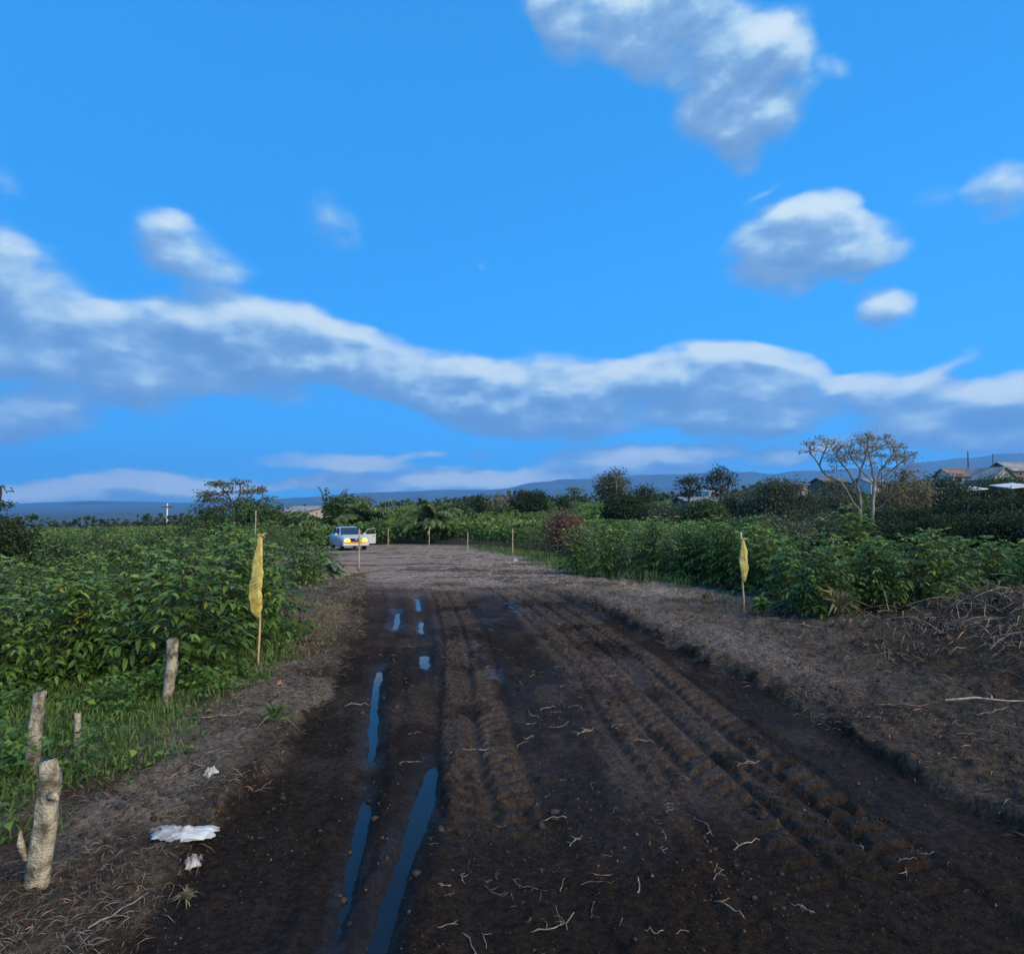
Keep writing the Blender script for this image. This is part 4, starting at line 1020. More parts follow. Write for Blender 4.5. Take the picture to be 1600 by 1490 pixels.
# ------------------------------------------------------------------ stakes with yellow wrappings
def flag_mat():
    m, nt, b = mat_new('yellow_tape')
    tc_ = nt.nodes.new('ShaderNodeTexCoord')
    n = nt.nodes.new('ShaderNodeTexNoise'); n.inputs['Scale'].default_value = 16; n.inputs['Detail'].default_value = 4
    nt.links.new(tc_.outputs['Object'], n.inputs['Vector'])
    r = nt.nodes.new('ShaderNodeValToRGB'); r.color_ramp.elements[0].position = .32; r.color_ramp.elements[1].position = .62
    r.color_ramp.elements[0].color = (.50, .36, .06, 1); r.color_ramp.elements[1].color = (.78, .70, .22, 1)
    nt.links.new(n.outputs['Fac'], r.inputs[0])
    # faded slanted print: dark strokes in two bands
    mp = nt.nodes.new('ShaderNodeMapping'); mp.inputs['Rotation'].default_value = (0, R(28), 0); nt.links.new(tc_.outputs['Object'], mp.inputs[0])
    wv = nt.nodes.new('ShaderNodeTexWave'); wv.bands_direction = 'Z'; wv.inputs['Scale'].default_value = 7.5; wv.inputs['Distortion'].default_value = 4.5; nt.links.new(mp.outputs[0], wv.inputs['Vector'])
    st_ = nt.nodes.new('ShaderNodeMapRange'); st_.inputs[1].default_value = .72; st_.inputs[2].default_value = .85; nt.links.new(wv.outputs['Fac'], st_.inputs[0])
    n2 = nt.nodes.new('ShaderNodeTexNoise'); n2.inputs['Scale'].default_value = 3.4; nt.links.new(tc_.outputs['Object'], n2.inputs['Vector'])
    bd = nt.nodes.new('ShaderNodeMapRange'); bd.inputs[1].default_value = .54; bd.inputs[2].default_value = .66; nt.links.new(n2.outputs['Fac'], bd.inputs[0])
    mu_ = nt.nodes.new('ShaderNodeMath'); mu_.operation = 'MULTIPLY'; nt.links.new(st_.outputs[0], mu_.inputs[0]); nt.links.new(bd.outputs[0], mu_.inputs[1])
    mx = nt.nodes.new('ShaderNodeMix'); mx.data_type = 'RGBA'; mx.inputs[7].default_value = (.10, .085, .04, 1)
    nt.links.new(mu_.outputs[0], mx.inputs[0]); nt.links.new(r.outputs[0], mx.inputs[6]); nt.links.new(mx.outputs[2], b.inputs['Base Color'])
    b.inputs['Roughness'].default_value = .5
    tr = nt.nodes.new('ShaderNodeBsdfTranslucent'); nt.links.new(mx.outputs[2], tr.inputs[0])
    ms = nt.nodes.new('ShaderNodeMixShader'); ms.inputs[0].default_value = .25
    nt.links.new(b.outputs[0], ms.inputs[1]); nt.links.new(tr.outputs[0], ms.inputs[2]); nt.links.new(ms.outputs[0], nt.nodes['Material Output'].inputs[0])
    return m
M['flag'] = flag_mat()

def wrap(prof, seed, n=22):
    """folded tape hanging round a stake: closed, flattened, pleated section; prof = [(z, centre x, half width, half depth)]"""
    r_ = random.Random(seed); mb = MB(); rings = []; ph = r_.uniform(0, 6)
    zs = [p[0] for p in prof]
    for i in range(34):
        z = zs[0] + (zs[-1] - zs[0]) * i / 33
        cx_, hw, hd = (float(np.interp(z, zs[::-1] if zs[0] > zs[-1] else zs, [p[k] for p in (prof[::-1] if zs[0] > zs[-1] else prof)])) for k in (1, 2, 3))
        ring = []
        for k in range(n):
            a = 2 * math.pi * k / n
            pl = 1 + .30 * math.sin(a * 3 + ph + z * 3.5) * math.cos(z * 5 + ph) + .14 * math.sin(a * 7 + z * 9)
            ring.append((cx_ + math.cos(a) * hw * (1 + .10 * math.sin(z * 17 + a) + .07 * math.sin(z * 41 + a * 2 + ph)), math.sin(a) * hd * .7 * pl - .01, z + .01 * math.sin(a * 4 + ph)))
        rings.append(ring)
    mb.loft(rings); return mb

def stake(px, yd, h, label, prof=None, lean=(0, 0), r=.017, seed=1, group=None, base=None):
    x = PX(px, yd); z = H(x, yd)
    root = empty('survey_stake' if prof else 'wooden_stake', (x, yd, z), 0, label, 'stake', group)
    random.seed(seed); mb = MB()
    n = 8; pts = [(lean[0] * t / n + .006 * math.sin(t * 1.7 + seed), lean[1] * t / n, -.12 + (h + .12) * t / n) for t in range(n + 1)]
    mb.tube(pts, [r * (1.05 - .2 * t / n) for t in range(n + 1)], 6, jit=.07)
    mb.build('pole', M['stake'], root, True)
    if prof:
        f = wrap(prof, seed).build('yellow_wrapping', M['flag'], root, True)
        kn = MB(); z0, c0 = prof[0][0], prof[0][1]
        for i in range(5):
            a = i * 1.3 + seed; kn.tube([(c0, 0, z0 - .02), (c0 + .035 * math.cos(a), -.02, z0 + .03), (c0 + .055 * math.cos(a) + .03, .03 * math.sin(a), z0 + .02 + .03 * math.sin(a * 2))], [.016, .013, .006], 5, jit=.2)
        kn.build('knot', M['flag'], f, True)
    return root
stake(408, 9.0, 1.76, 'tall stake with yellow folded wrapping beside the left coffee hedge',
      [(1.72, 0, .022, .020), (1.62, -.01, .030, .024), (1.45, -.022, .062, .030), (1.30, -.03, .075, .032), (1.10, -.045, .085, .034), (.90, -.05, .088, .034), (.76, -.045, .082, .030), (.68, -.022, .045, .022), (.645, 0, .020, .018)], lean=(.02, 0), seed=3)
stake(1160, 12.6, 1.55, 'stake with yellow leaf-shaped wrapping on the dark ground before the right hedge',
      [(1.40, 0, .020, .018), (1.34, 0, .032, .024), (1.20, .0, .066, .034), (1.05, .0, .078, .038), (.92, .004, .080, .038), (.78, .006, .062, .030), (.66, .008, .030, .022), (.62, .01, .018, .016)], lean=(-.03, .02), r=.019, seed=5)
stake(562, 27.0, 1.52, 'stake with orange-yellow tape standing in front of the silver car', [(1.42, 0, .02, .02), (1.25, .02, .05, .03), (1.0, .04, .07, .03), (.86, .0, .03, .02)], r=.03, seed=7)
stake(671, 54.0, 1.5, 'thin stake with a scrap of tape at the far edge of the clearing', [(1.2, 0, .03, .02), (1.05, -.05, .09, .03), (.88, -.02, .04, .02)], r=.036, seed=8)
stake(731, 43.0, 1.25, 'plain stake in the far hedge line, left of the white litter', None, r=.032, seed=9)
stake(801, 37.0, 1.5, 'plain pale stake right beside the white litter at the far verge', None, r=.034, seed=10)
stake(607, 52.0, 1.3, 'weathered stake behind the clearing between the car and the far hedge', None, r=.034, seed=12)
stake(532, 25.0, .5, 'short stub stake half hidden by leaves in front of the silver car', None, r=.045, seed=13)
stake(400, 13.6, 2.05, 'thin bare stick rising above the left flagged stake', None, r=.012, seed=14)
stake(36, 19.0, 1.75, 'pale stake standing in the bushes at the far left', None, r=.03, seed=15)

# ------------------------------------------------------------------ old posts
def post(name, px, yd, h, r, lean, label, seed, taper=1.0, ragged=.06, bend=0.0, n=12, branch=False):
    x = PX(px, yd); z = H(x, yd); rd = random.Random(seed)
    root = empty(name, (x, yd, z), rd.uniform(0, 3), label, 'post')
    root.rotation_euler = (0, 0, 0)
    mb = MB(); rings = []
    m_ = 15; ph = [rd.uniform(0, 6) for _ in range(4)]
    for i in range(m_):
        t = i / (m_ - 1); zz = -.1 + (h + .1) * t; rr = r * (1 + (taper - 1) * t)
        cx_ = lean[0] * t + bend * math.sin(t * math.pi); cy_ = lean[1] * t
        ring = []
        for k in range(n):
            a = 2 * math.pi * k / n
            q = rr * (1 + .13 * math.sin(a * 2 + ph[0] + t * 1.5) + .09 * math.sin(a * 5 + ph[1] - t * 4) + .06 * math.sin(t * 19 + ph[2] + a) + rd.uniform(-.05, .05) + .05 * max(0, math.sin(a * 3 + ph[3])) ** 3) / (abs(math.cos(a)) ** 4 + abs(math.sin(a)) ** 4) ** .25
            ring.append((cx_ + math.cos(a) * q, cy_ + math.sin(a) * q * .85, zz + (rd.uniform(-1, .3) * ragged if i == m_ - 1 else 0)))
        rings.append(ring)
    mb.loft(rings); mb.build('shaft', M['lichen_wood'], root, True)
    if branch:
        k1 = MB(); k1.tube([(r * .8 + lean[0] * .75, -.01, h * .72), (r * 1.5 + lean[0] * .7, -.02, h * .73), (r * 1.9 + lean[0] * .7, -.02, h * .69)], [.026, .02, .008], 7, jit=.2)
        k1.build('broken_branch', M['lichen_wood'], root, True)
        k2 = MB(); k2.tube([(-r * .7, -.02, h * .22), (-r * 1.2, -.03, h * .36), (-r * 1.25, -.03, h * .46)], [.014, .02, .006], 7, jit=.2)
        k2.build('bark_flap', M['lichen_wood'], root, True)
    return root
post('fence_post', 72, 3.85, .70, .052, (.05, .03), 'thick pale lichen-covered post stump in the lower left corner', 31, 1.0, .09, .012, branch=True)
post('fence_post', 66, 5.35, .62, .046, (.0, .05), 'tall thin lichen post behind the thick post stump', 32, .95, .03, -.02)
post('fence_post', 262, 7.25, .73, .058, (.08, .02), 'leaning pale lichen post in the grass below the left coffee bushes', 33, .95, .05, .03)
post('fence_post', 132, 5.65, .40, .026, (-.01, .01), 'thin short post stub right of the thick post stump', 34, .9, .02)

# ------------------------------------------------------------------ litter
def crumple(name, px, yd, size, label, mat, seed, cat='litter', rz=0.0, spikes=0):
    rd = np.random.default_rng(seed); x = PX(px, yd); z = H(x, yd)
    na, nr = 44, 9
    th, rr_ = np.meshgrid(np.linspace(0, 2 * np.pi, na, endpoint=False), np.linspace(0, 1, nr))
    out_ = .62 + .62 * fbm(np.cos(th) * 1.7 + seed, np.sin(th) * 1.7, seed, 4, .65) + .10 * np.sign(np.sin(th * 5 + seed))
    ex, ey = np.sign(np.cos(th)) * np.abs(np.cos(th)) ** .7, np.sign(np.sin(th)) * np.abs(np.sin(th)) ** .7
    X_, Y_ = ex * rr_ * out_ * size[0] / 2, ey * rr_ * out_ * size[1] / 2
    q1 = np.abs(fbm(X_ / size[0] * 5 + seed, Y_ / size[1] * 2.5, seed + 1, 3, .6) - .5); q2 = np.abs(fbm(X_ / size[0] * 3 - Y_ / size[1] * 3 + 5, Y_ / size[1] * 2, seed + 4, 3) - .5)
    Zt = size[2] * (.25 + 2.6 * q1 + 2.0 * q2) * (1 - .85 * rr_ ** 3)
    top = np.stack([X_, Y_, Zt], -1).reshape(-1, 3); bot = top.copy(); bot[:, 2] -= .006
    idx = np.arange(na * nr).reshape(nr, na); nx_ = np.roll(idx, -1, 1); k = na * nr
    q = np.stack([idx[:-1], nx_[:-1], nx_[1:], idx[1:]], -1).reshape(-1, 4)[:, ::-1]
    wall = np.stack([idx[-1], nx_[-1], nx_[-1] + k, idx[-1] + k], 1)[:, ::-1]
    me = mesh_np(name, np.concatenate([top, bot]), [q, q[:, ::-1] + k, wall], False)
    o = obj(name, me, mat); o.location = (x, yd, z + .005); o.rotation_euler = (0, 0, rz)
    return tag(o, label, cat)
crumple('plastic_bag', 300, 4.36, (.44, .20, .05), 'large torn white plastic bag on the bare soil at lower left', M['pale_plastic'], 41, 'plastic bag', .06)
crumple('plastic_scrap', 312, 4.16, (.12, .14, .05), 'dirty grey plastic scrap just below the large white bag', M['dirty_plastic'], 43, 'litter', .5)
crumple('plastic_scrap', 270, 4.52, (.22, .05, .03), 'muddy purple-grey plastic strip above the large white bag', M['dirty_plastic'], 44, 'litter', .1)
crumple('paper_scrap', 339, 5.38, (.11, .10, .07), 'small crumpled white paper scrap right of the post stumps', M['pale_plastic'], 45, 'litter', .9)
crumple('plastic_bag', 805, 31.5, (.26, .24, .16), 'small white bag on the far verge at the foot of a stake', M['pale_plastic'], 46, 'plastic bag', .2)
crumple('clay_lump', 440, 8.05, (.075, .06, .04), 'small orange clay lump on the left verge near the flagged stake', noise_mat('orange_clay', (.25, .10, .05), (.42, .19, .10), 20, .9, .4), 47, 'lump', .2)

# ------------------------------------------------------------------ silver car with its door open
M['paint'] = noise_mat('silver_paint', (.50, .54, .57), (.56, .60, .62), 2, .3, 0, spec=.5, metallic=.15)
M['glass'] = noise_mat('car_glass', (.020, .030, .045), (.030, .045, .065), 2, .08, 0, spec=.7)
M['trim'] = noise_mat('black_trim', (.018, .018, .018), (.03, .03, .03), 6, .6, 0)
M['tyre'] = noise_mat('tyre', (.014, .013, .012), (.035, .03, .026), 9, .9, .2)
M['chrome'] = noise_mat('rim_metal', (.45, .45, .46), (.58, .58, .6), 5, .35, 0, metallic=.6)
def lamp_mat(name, col_, s_):
    m, nt, b = mat_new(name); b.inputs['Base Color'].default_value = (*[c * .6 for c in col_], 1)
    n = nt.nodes.new('ShaderNodeTexNoise'); n.inputs['Scale'].default_value = 12
    mr = nt.nodes.new('ShaderNodeMapRange'); mr.inputs[3].default_value = s_ * .6; mr.inputs[4].default_value = s_ * 1.4; nt.links.new(n.outputs['Fac'], mr.inputs[0])
    nt.links.new(mr.outputs[0], b.inputs['Emission Strength']); b.inputs['Emission Color'].default_value = (*col_, 1); return m
M['amber'] = lamp_mat('amber_lamp', (1.0, .46, .03), 5.0)
M['amber_dim'] = noise_mat('amber_lens_and_glow', (.60, .24, .03), (.75, .33, .05), 10, .3, 0)  # fog lamp lenses, and lamp glow painted on the strip above the bumper
def car(px, yd, rz, label):
    x = PX(px, yd); root = empty('pickup_car', (x, yd, Hs(x, yd)), rz, label, 'car')
    # local: -y is the front, x right of the driver mirrored (+x = picture right)
    def sect(y, w0, z0, w1, z1, w2, z2):          # rounded body section
        return [(-w0, y, z0), (-w1, y, (z0 + z1) / 2), (-w1, y, z1), (-w2, y, z2), (w2, y, z2), (w1, y, z1), (w1, y, (z0 + z1) / 2), (w0, y, z0)]
    b = MB()
    b.loft([sect(-2.20, .62, .42, .66, .62, .58, .78), sect(-2.12, .80, .34, .84, .70, .74, .88), sect(-1.85, .84, .32, .89, .78, .78, .96), sect(-1.0, .86, .30, .90, .88, .80, 1.04),
            sect(-.75, .86, .30, .91, .90, .82, 1.06), sect(.9, .86, .30, .91, .92, .84, 1.06), sect(2.0, .85, .34, .90, .92, .84, 1.04), sect(2.15, .78, .44, .84, .86, .78, .98)])
    body = b.build('body', M['paint'], root, True, .02)
    c = MB()
    def cs(y, w, z): return [(-w * .99, y, 1.0), (-w * .94, y, 1.0 + (z - 1.0) * .55), (-w * .86, y, z - .05), (-w * .74, y, z), (w * .74, y, z), (w * .86, y, z - .05), (w * .94, y, 1.0 + (z - 1.0) * .55), (w * .99, y, 1.0)]
    c.loft([cs(-1.02, .83, 1.04), cs(-.62, .82, 1.32), cs(-.28, .80, 1.53), cs(.1, .80, 1.58), cs(.9, .80, 1.57), cs(1.5, .79, 1.50), cs(1.95, .78, 1.10)])
    cab = c.build('cabin', M['paint'], root, True, .012)
    w = MB(); w.add([(-.74, -1.015, 1.085), (.74, -1.015, 1.085), (.62, -.30, 1.548), (-.62, -.30, 1.548), (-.74, -.995, 1.070), (.74, -.995, 1.070), (.62, -.28, 1.530), (-.62, -.28, 1.530)], [(0, 1, 2, 3), (7, 6, 5, 4), (0, 4, 5, 1), (1, 5, 6, 2), (2, 6, 7, 3), (3, 7, 4, 0)])
    w.build('windshield', M['glass'], root)
    for s in (-1, 1):
        for (y0, y1) in ((-.55, .22), (.30, 1.15)):
            q = MB(); t0 = 1.10; t1 = 1.48
            q.add([(s * .832, y0 - .12 * (y0 < 0), t0), (s * .832, y1, t0), (s * .735, y1, t1), (s * .735, y0 + .16, t1), (s * .80, y0 - .12 * (y0 < 0), t0), (s * .80, y1, t0), (s * .70, y1, t1), (s * .70, y0 + .16, t1)], [(0, 1, 2, 3), (7, 6, 5, 4), (0, 4, 5, 1), (1, 5, 6, 2), (2, 6, 7, 3), (3, 7, 4, 0)])
            q.build('side_window', M['glass'], root)
        for y in (-1.38, 1.32):
            t = MB(); n = 20
            t.loft([[(s * xx, y + math.cos(a) * r_, .33 + math.sin(a) * r_) for a in [2 * math.pi * k / n for k in range(n)]] for xx, r_ in ((.66, .28), (.68, .33), (.86, .33), (.885, .27))])
            wh = t.build('wheel', M['tyre'], root, True)
            rm = MB(); rm.loft([[(s * xx, y + math.cos(a) * r_, .33 + math.sin(a) * r_) for a in [2 * math.pi * k / n for k in range(n)]] for xx, r_ in ((.87, .19), (.893, .18), (.895, .05))])
            rm.build('rim', M['chrome'], wh, True)
        mr = MB(); mr.box((s * .99, -.62, 1.10), (.17, .09, .13)); mr.box((s * .90, -.60, 1.06), (.08, .04, .04)); mr.build('mirror', M['paint'], root, bevel=.02)
        hl = MB(); hl.loft([[(s * (  .58 + .19 * math.cos(a)) , yy - .0 - .05 * math.cos(a) * -1,   .72 + .13 * k_ * math.sin(a)) for a in [2 * math.pi * i / 12 for i in range(12)]] for yy, k_ in ((-2.10, 1.0), (-2.21, .95), (-2.235, .55))])
        h = hl.build('headlight', M['amber'], root, True); h['label'] = 'glowing amber lamp'
        fl = MB(); fl.box((s * .60, -2.225, .55), (.20, .05, .08)); fl.build('fog_lamp', M['amber_dim'], root, bevel=.015)
    g_ = MB()
    for k in range(4): g_.box((0, -2.22, .66 + .055 * k), (.82, .035, .024))
    g_.box((0, -2.205, .745), (.86, .02, .26)); gr_ = g_.build('grille', M['trim'], root)
    e = MB(); e.loft([[(.10 * k_ * math.cos(a), yy, .775 + .045 * k_ * math.sin(a)) for a in [2 * math.pi * i / 14 for i in range(14)]] for yy, k_ in ((-2.235, 1), (-2.26, .9))]); e.build('emblem', M['chrome'], gr_, True)
    bp = MB(); bp.loft([[(-.86, y, .36), (-.88, y, .44), (-.86, y, .52), (.86, y, .52), (.88, y, .44), (.86, y, .36)] for y in (-2.27, -2.10)]); bp.build('bumper', M['paint'], root, bevel=.03)
    lg = MB(); lg.loft([[(-.66, y, .53), (-.70, y, .585), (-.66, y, .635), (.66, y, .635), (.70, y, .585), (.66, y, .53)] for y in (-2.255, -2.12)]); lo_ = lg.build('painted_glow', M['amber_dim'], root, bevel=.02); lo_['label'] = 'lamp glow painted as an orange strip above the bumper'  # glow of the lamps put into this added strip's colour
    rc = MB()
    for s in (-1, 1): rc.box((s * .62, .5, 1.61), (.035, 1.3, .035))
    rc.build('roof_rail', M['trim'], cab)
    # driver's door swung wide open on the picture-right side
    dr = bpy.data.objects.new('open_door', None); dr.parent = root; dr.location = (.90, -.72, 0); dr.rotation_euler = (0, 0, R(-62)); C.objects.link(dr)
    root_d = MB(); root_d.loft([[(-.03, y, .40), (-.035, y, .75), (-.03, y, 1.06), (.03, y, 1.06), (.035, y, .75), (.03, y, .40)] for y in (0, .08, .9, 1.0)]); d0 = root_d.mesh('door_panel', False, .012)
    bpy.data.objects.remove(dr)
    d = obj('open_door', d0, M['paint'], root); d.location = (.90, -.72, 0); d.rotation_euler = (0, 0, R(-70))
    d['label'] = 'white door swung wide open'
    fr = MB(); fr.tube([(0, .05, 1.05), (0, .30, 1.42), (0, .95, 1.46), (0, .98, 1.05)], .016, 6); fr.build('window_frame', M['paint'], d, True)
    hd = MB(); hd.box((.045, .82, .92), (.02, .16, .03)); hd.build('handle', M['trim'], d)
    return root
car(545, 47.0, R(27), 'silver car with glowing amber lamps and an open door at the end of the track')

# ------------------------------------------------------------------ houses
M['cream'] = noise_mat('cream_plaster', (.46, .41, .32), (.58, .53, .43), 1.2, .9, .2)
M['white_wall'] = noise_mat('white_wall', (.55, .55, .52), (.70, .70, .67), 1.1, .9, .2)
M['blue_wall'] = noise_mat('pale_blue_wall', (.30, .32, .31), (.42, .44, .42), 1.3, .9, .2)
M['brick'] = noise_mat('brick_wall', (.15, .10, .075), (.26, .18, .13), 2.5, .95, .4)
M['tin_roof'] = noise_mat('tin_roof', (.20, .20, .19), (.36, .34, .31), .9, .6, .2)
M['rust_roof'] = noise_mat('rust_roof', (.17, .115, .085), (.29, .20, .15), .9, .8, .2)
M['white_roof'] = noise_mat('white_roof', (.60, .60, .58), (.74, .74, .72), .9, .6, .1)
M['dark_open'] = noise_mat('window_glass_dark', (.012, .013, .015), (.03, .032, .036), 3, .25, 0)
M['lit'] = lamp_mat('lit_window', (1.0, .80, .48), 2.2)
def house(label, px, yd, w_px, eave_py, ridge_py, wall, roof, dpt=5.0, gable='side', windows=(), rz=0.0, base_py=None, over=.35, ribs=9, door=None):
    """windows: (offset 0..1 along the front, sill z, w, h, lit)"""
    x = PX(px, yd); z0 = Hs(x, yd); w = w_px / FPX * yd; ze = PZ(eave_py, yd) - z0; zr = PZ(ridge_py, yd) - z0
    if ze < 2.0:
        z0 = z0 - (2.2 - ze); zr += 2.2 - ze; ze = 2.2
    root = empty('house', (x, yd, z0), rz, label, 'house')
    b = MB()
    if gable == 'front':
        b.loft([[(-w / 2, y, -1.0), (-w / 2, y, ze), (0, y, zr - .05), (w / 2, y, ze), (w / 2, y, -1.0)] for y in (0, dpt)])
    elif gable == 'mono':
        b.loft([[(x_, 0, -1.0), (x_, 0, ze - .03), (x_, dpt, zr - .03), (x_, dpt, -1.0)] for x_ in (-w / 2, w / 2)])
    else:
        b.loft([[(x_, 0, -1.0), (x_, 0, ze), (x_, dpt / 2, zr - .04), (x_, dpt, ze), (x_, dpt, -1.0)] for x_ in (-w / 2, w / 2)])
    b.build('wall', wall, root)
    def slab(A, B, C_, D, n):
        """corrugated roof sheet between edge A-B (eave) and D-C (ridge)"""
        A, B, C_, D = map(Vector, (A, B, C_, D)); m = MB(); nn = (B - A).cross(D - A).normalized(); rings = []
        for i in range(n * 2 + 1):
            t = i / (n * 2); lift = nn * (.035 * (i % 2)); p, q = A.lerp(B, t), D.lerp(C_, t)
            rings.append([p + lift, q + lift, q + lift - nn * .05, p + lift - nn * .05])
        m.loft(rings); return m
    e = over
    if gable == 'front':
        sl = (zr - ze) / (w / 2)
        slab((-w / 2 - e, -e, ze - e * sl), (-w / 2 - e, dpt + e, ze - e * sl), (0, dpt + e, zr), (0, -e, zr), ribs).build('roof', roof, root)
        slab((w / 2 + e, dpt + e, ze - e * sl), (w / 2 + e, -e, ze - e * sl), (0, -e, zr), (0, dpt + e, zr), ribs).build('roof', roof, root)
    elif gable == 'mono':
        sl = (zr - ze) / dpt
        slab((-w / 2 - e, -e, ze - e * sl + .04), (w / 2 + e, -e, ze - e * sl + .04), (w / 2 + e, dpt + e, zr + e * sl + .04), (-w / 2 - e, dpt + e, zr + e * sl + .04), ribs).build('roof', roof, root)
    else:
        sl = (zr - ze) / (dpt / 2)
        slab((-w / 2 - e, -e, ze - e * sl), (w / 2 + e, -e, ze - e * sl), (w / 2 + e, dpt / 2, zr), (-w / 2 - e, dpt / 2, zr), ribs).build('roof', roof, root)
        slab((w / 2 + e, dpt + e, ze - e * sl), (-w / 2 - e, dpt + e, ze - e * sl), (-w / 2 - e, dpt / 2, zr), (w / 2 + e, dpt / 2, zr), ribs).build('roof', roof, root)
    for t, zs_, ww, hh, lit_ in windows:
        xx = -w / 2 + w * t; f = MB(); zs_ = ze - .28 - hh / 2
        for dx_, dz_, sx_, sz_ in ((-ww / 2, 0, .06, hh + .06), (ww / 2, 0, .06, hh + .06), (0, hh / 2, ww, .06), (0, -hh / 2, ww, .06)): f.box((xx + dx_, -.03, zs_ + dz_), (sx_, .07, sz_))
        fo = f.build('window', M['cream'], root)
        p = MB(); p.box((xx, -.012, zs_), (ww - .04, .03, hh - .04)); p.build('pane', M['lit'] if lit_ else M['dark_open'], fo)
    if door:
        d = MB(); d.box((-w / 2 + w * door, -.03, 1.0), (.85, .06, 2.0)); d.build('door', M['bark'], root)
    return root
house('cream house with a low grey roof and two small dark windows at left', 447, 78, 52, 800, 791.5, M['cream'], M['tin_roof'], 5, 'mono', ((.22, 2.05, .5, .34, 0), (.72, 2.15, .42, .34, 0)), R(-14), over=.3)
house('small white flat-roofed house under the two skyline trees', 1117, 99, 18, 767.5, 766, M['white_wall'], M['white_roof'], 4, 'mono', ((.25, 3.4, .5, .5, 0), (.6, 3.4, .5, .5, 0)), 0, over=.15, ribs=4)
house('long low brick-coloured building below the small white house', 1105, 90, 66, 782, 776, M['brick'], M['tin_roof'], 6, 'side', ((.3, 1.6, .7, .7, 0), (.75, 1.6, .7, .7, 0)), R(4))
house('grey shed left of the flat-topped tree', 1252, 92, 20, 757, 752, M['blue_wall'], M['tin_roof'], 4, 'mono', ((.4, 2.4, .7, .7, 0),), R(6))
house('house with a rusty brown roof seen between the flat-topped tree crowns', 1306, 98, 28, 752, 745, M['brick'], M['rust_roof'], 6, 'side', ((.3, 3.0, .8, .7, 0), (.7, 3.0, .8, .7, 0)), R(-3))
house('white-walled house glimpsed right of the flat-topped tree trunk', 1374, 104, 26, 753, 746, M['white_wall'], M['tin_roof'], 5, 'side', ((.5, 2.6, .8, .7, 0),), R(2))
house('house with a brown roof and a lit window at right', 1514, 96, 44, 743, 730, M['white_wall'], M['rust_roof'], 6, 'side', ((.62, 3.35, 1.2, .7, 1), (.2, 3.3, .7, .7, 0)), R(-8))
house('pale blue gabled house right of the brown-roofed house', 1570, 92, 40, 746, 729, M['blue_wall'], M['tin_roof'], 6, 'front', ((.3, 3.3, .7, .7, 0), (.7, 3.3, .7, .7, 0)), R(10))
house('dark-roofed house on top of the rise at the right edge', 1602, 106, 36, 734, 720, M['brick'], M['tin_roof'], 6, 'side', ((.3, 4.4, .7, .7, 0),), R(4))
def shelter(px, yd, w_px, py, label):
    x = PX(px, yd); z0 = Hs(x, yd); w = w_px / FPX * yd; zt = PZ(py, yd) - z0
    root = empty('open_shelter', (x, yd, z0), R(3), label, 'shelter')
    for sx in (-.45, .45):
        for sy in (.2, 2.6): m = MB(); m.tube([(sx * w, sy, -.3), (sx * w, sy, zt + .02 * sx)], .05, 6); m.build('pole', M['bark'], root)
    m = MB(); rings = []
    for i in range(17):
        t = i / 16; rings.append([(-w / 2 + w * t, 0, zt - .12 + .03 * (i % 2) + .25 * (t - .5)), (-w / 2 + w * t, 2.9, zt + .22 + .03 * (i % 2) + .25 * (t - .5)), (-w / 2 + w * t, 2.9, zt + .16 + .03 * (i % 2) + .25 * (t - .5)), (-w / 2 + w * t, 0, zt - .22 + .03 * (i % 2) + .25 * (t - .5))])
    m.loft(rings); m.build('roof', M['white_roof'], root)
shelter(1520, 66, 50, 763, 'open shelter with a thin white sheet roof above the dark thicket')
shelter(1600, 66, 40, 758, 'second white sheet roof strip at the right picture edge')

# ------------------------------------------------------------------ utility poles
def utility(px, yd, top_py, label, arms=1, r=.13, mat=None):
    x = PX(px, yd); z0 = Hs(x, yd); h = PZ(top_py, yd) - z0
    root = empty('utility_pole', (x, yd, z0), 0, label, 'pole')
    m = MB(); m.tube([(0, 0, -.5), (0, 0, h)], [r * 1.2, r * .75], 8); m.build('shaft', mat or M['white_wall'], root, True)
    for a in range(arms):
        m = MB(); m.box((0, -.12, h - .9 - .8 * a), (2.6, .2, .3)); c_ = m.build('crossarm', M['bark'], root)
        for q in (-.8, 0, .8):
            i = MB(); i.tube([(q, -.12, h - .75 - .8 * a), (q, -.12, h - .45 - .8 * a)], [.05, .03], 6); i.build('insulator', M['white_wall'], c_)
    return root
utility(262, 170, 786, 'pale concrete utility pole with a crossarm in the left valley', 1, .2)
utility(1514, 103, 705, 'dark pole rising above the brown-roofed house', 0, .11, M['bark'])
utility(1553, 106, 709, 'thinner dark pole right of the pole above the brown roof', 0, .08, M['bark'])
utility(1378, 90, 716, 'thin pole behind the flat-topped tree', 0, .06, M['bark'])

# ------------------------------------------------------------------ twigs and roots
random.seed(99)
def twig_mesh(seed, ln, r, side):
    rd = random.Random(seed); m = MB()
    a, p = 0.0, Vector((-ln / 2, 0, r)); pts = [p.copy()]; n = 6
    for i in range(n):
        a += rd.uniform(-.38, .38); p = p + Vector((math.cos(a), math.sin(a), 0)) * ln / n; p.z = r + abs(rd.gauss(0, .012)); pts.append(p.copy())
    m.tube(pts, [r * (1 - .6 * i / n) for i in range(n + 1)], 5, jit=.15)
    for s in range(side):
        k = rd.randrange(1, n - 1); q = pts[k]; b = rd.choice((-1, 1)) * rd.uniform(.5, 1.2); l2 = ln * rd.uniform(.2, .4)
        m.tube([q, q + Vector((math.cos(b), math.sin(b), .06)) * l2 * .5, q + Vector((math.cos(b * 1.3), math.sin(b * 1.3), .05)) * l2], [r * .7, r * .5, r * .25], 4, jit=.15)
    return m.mesh('root_twig', True)
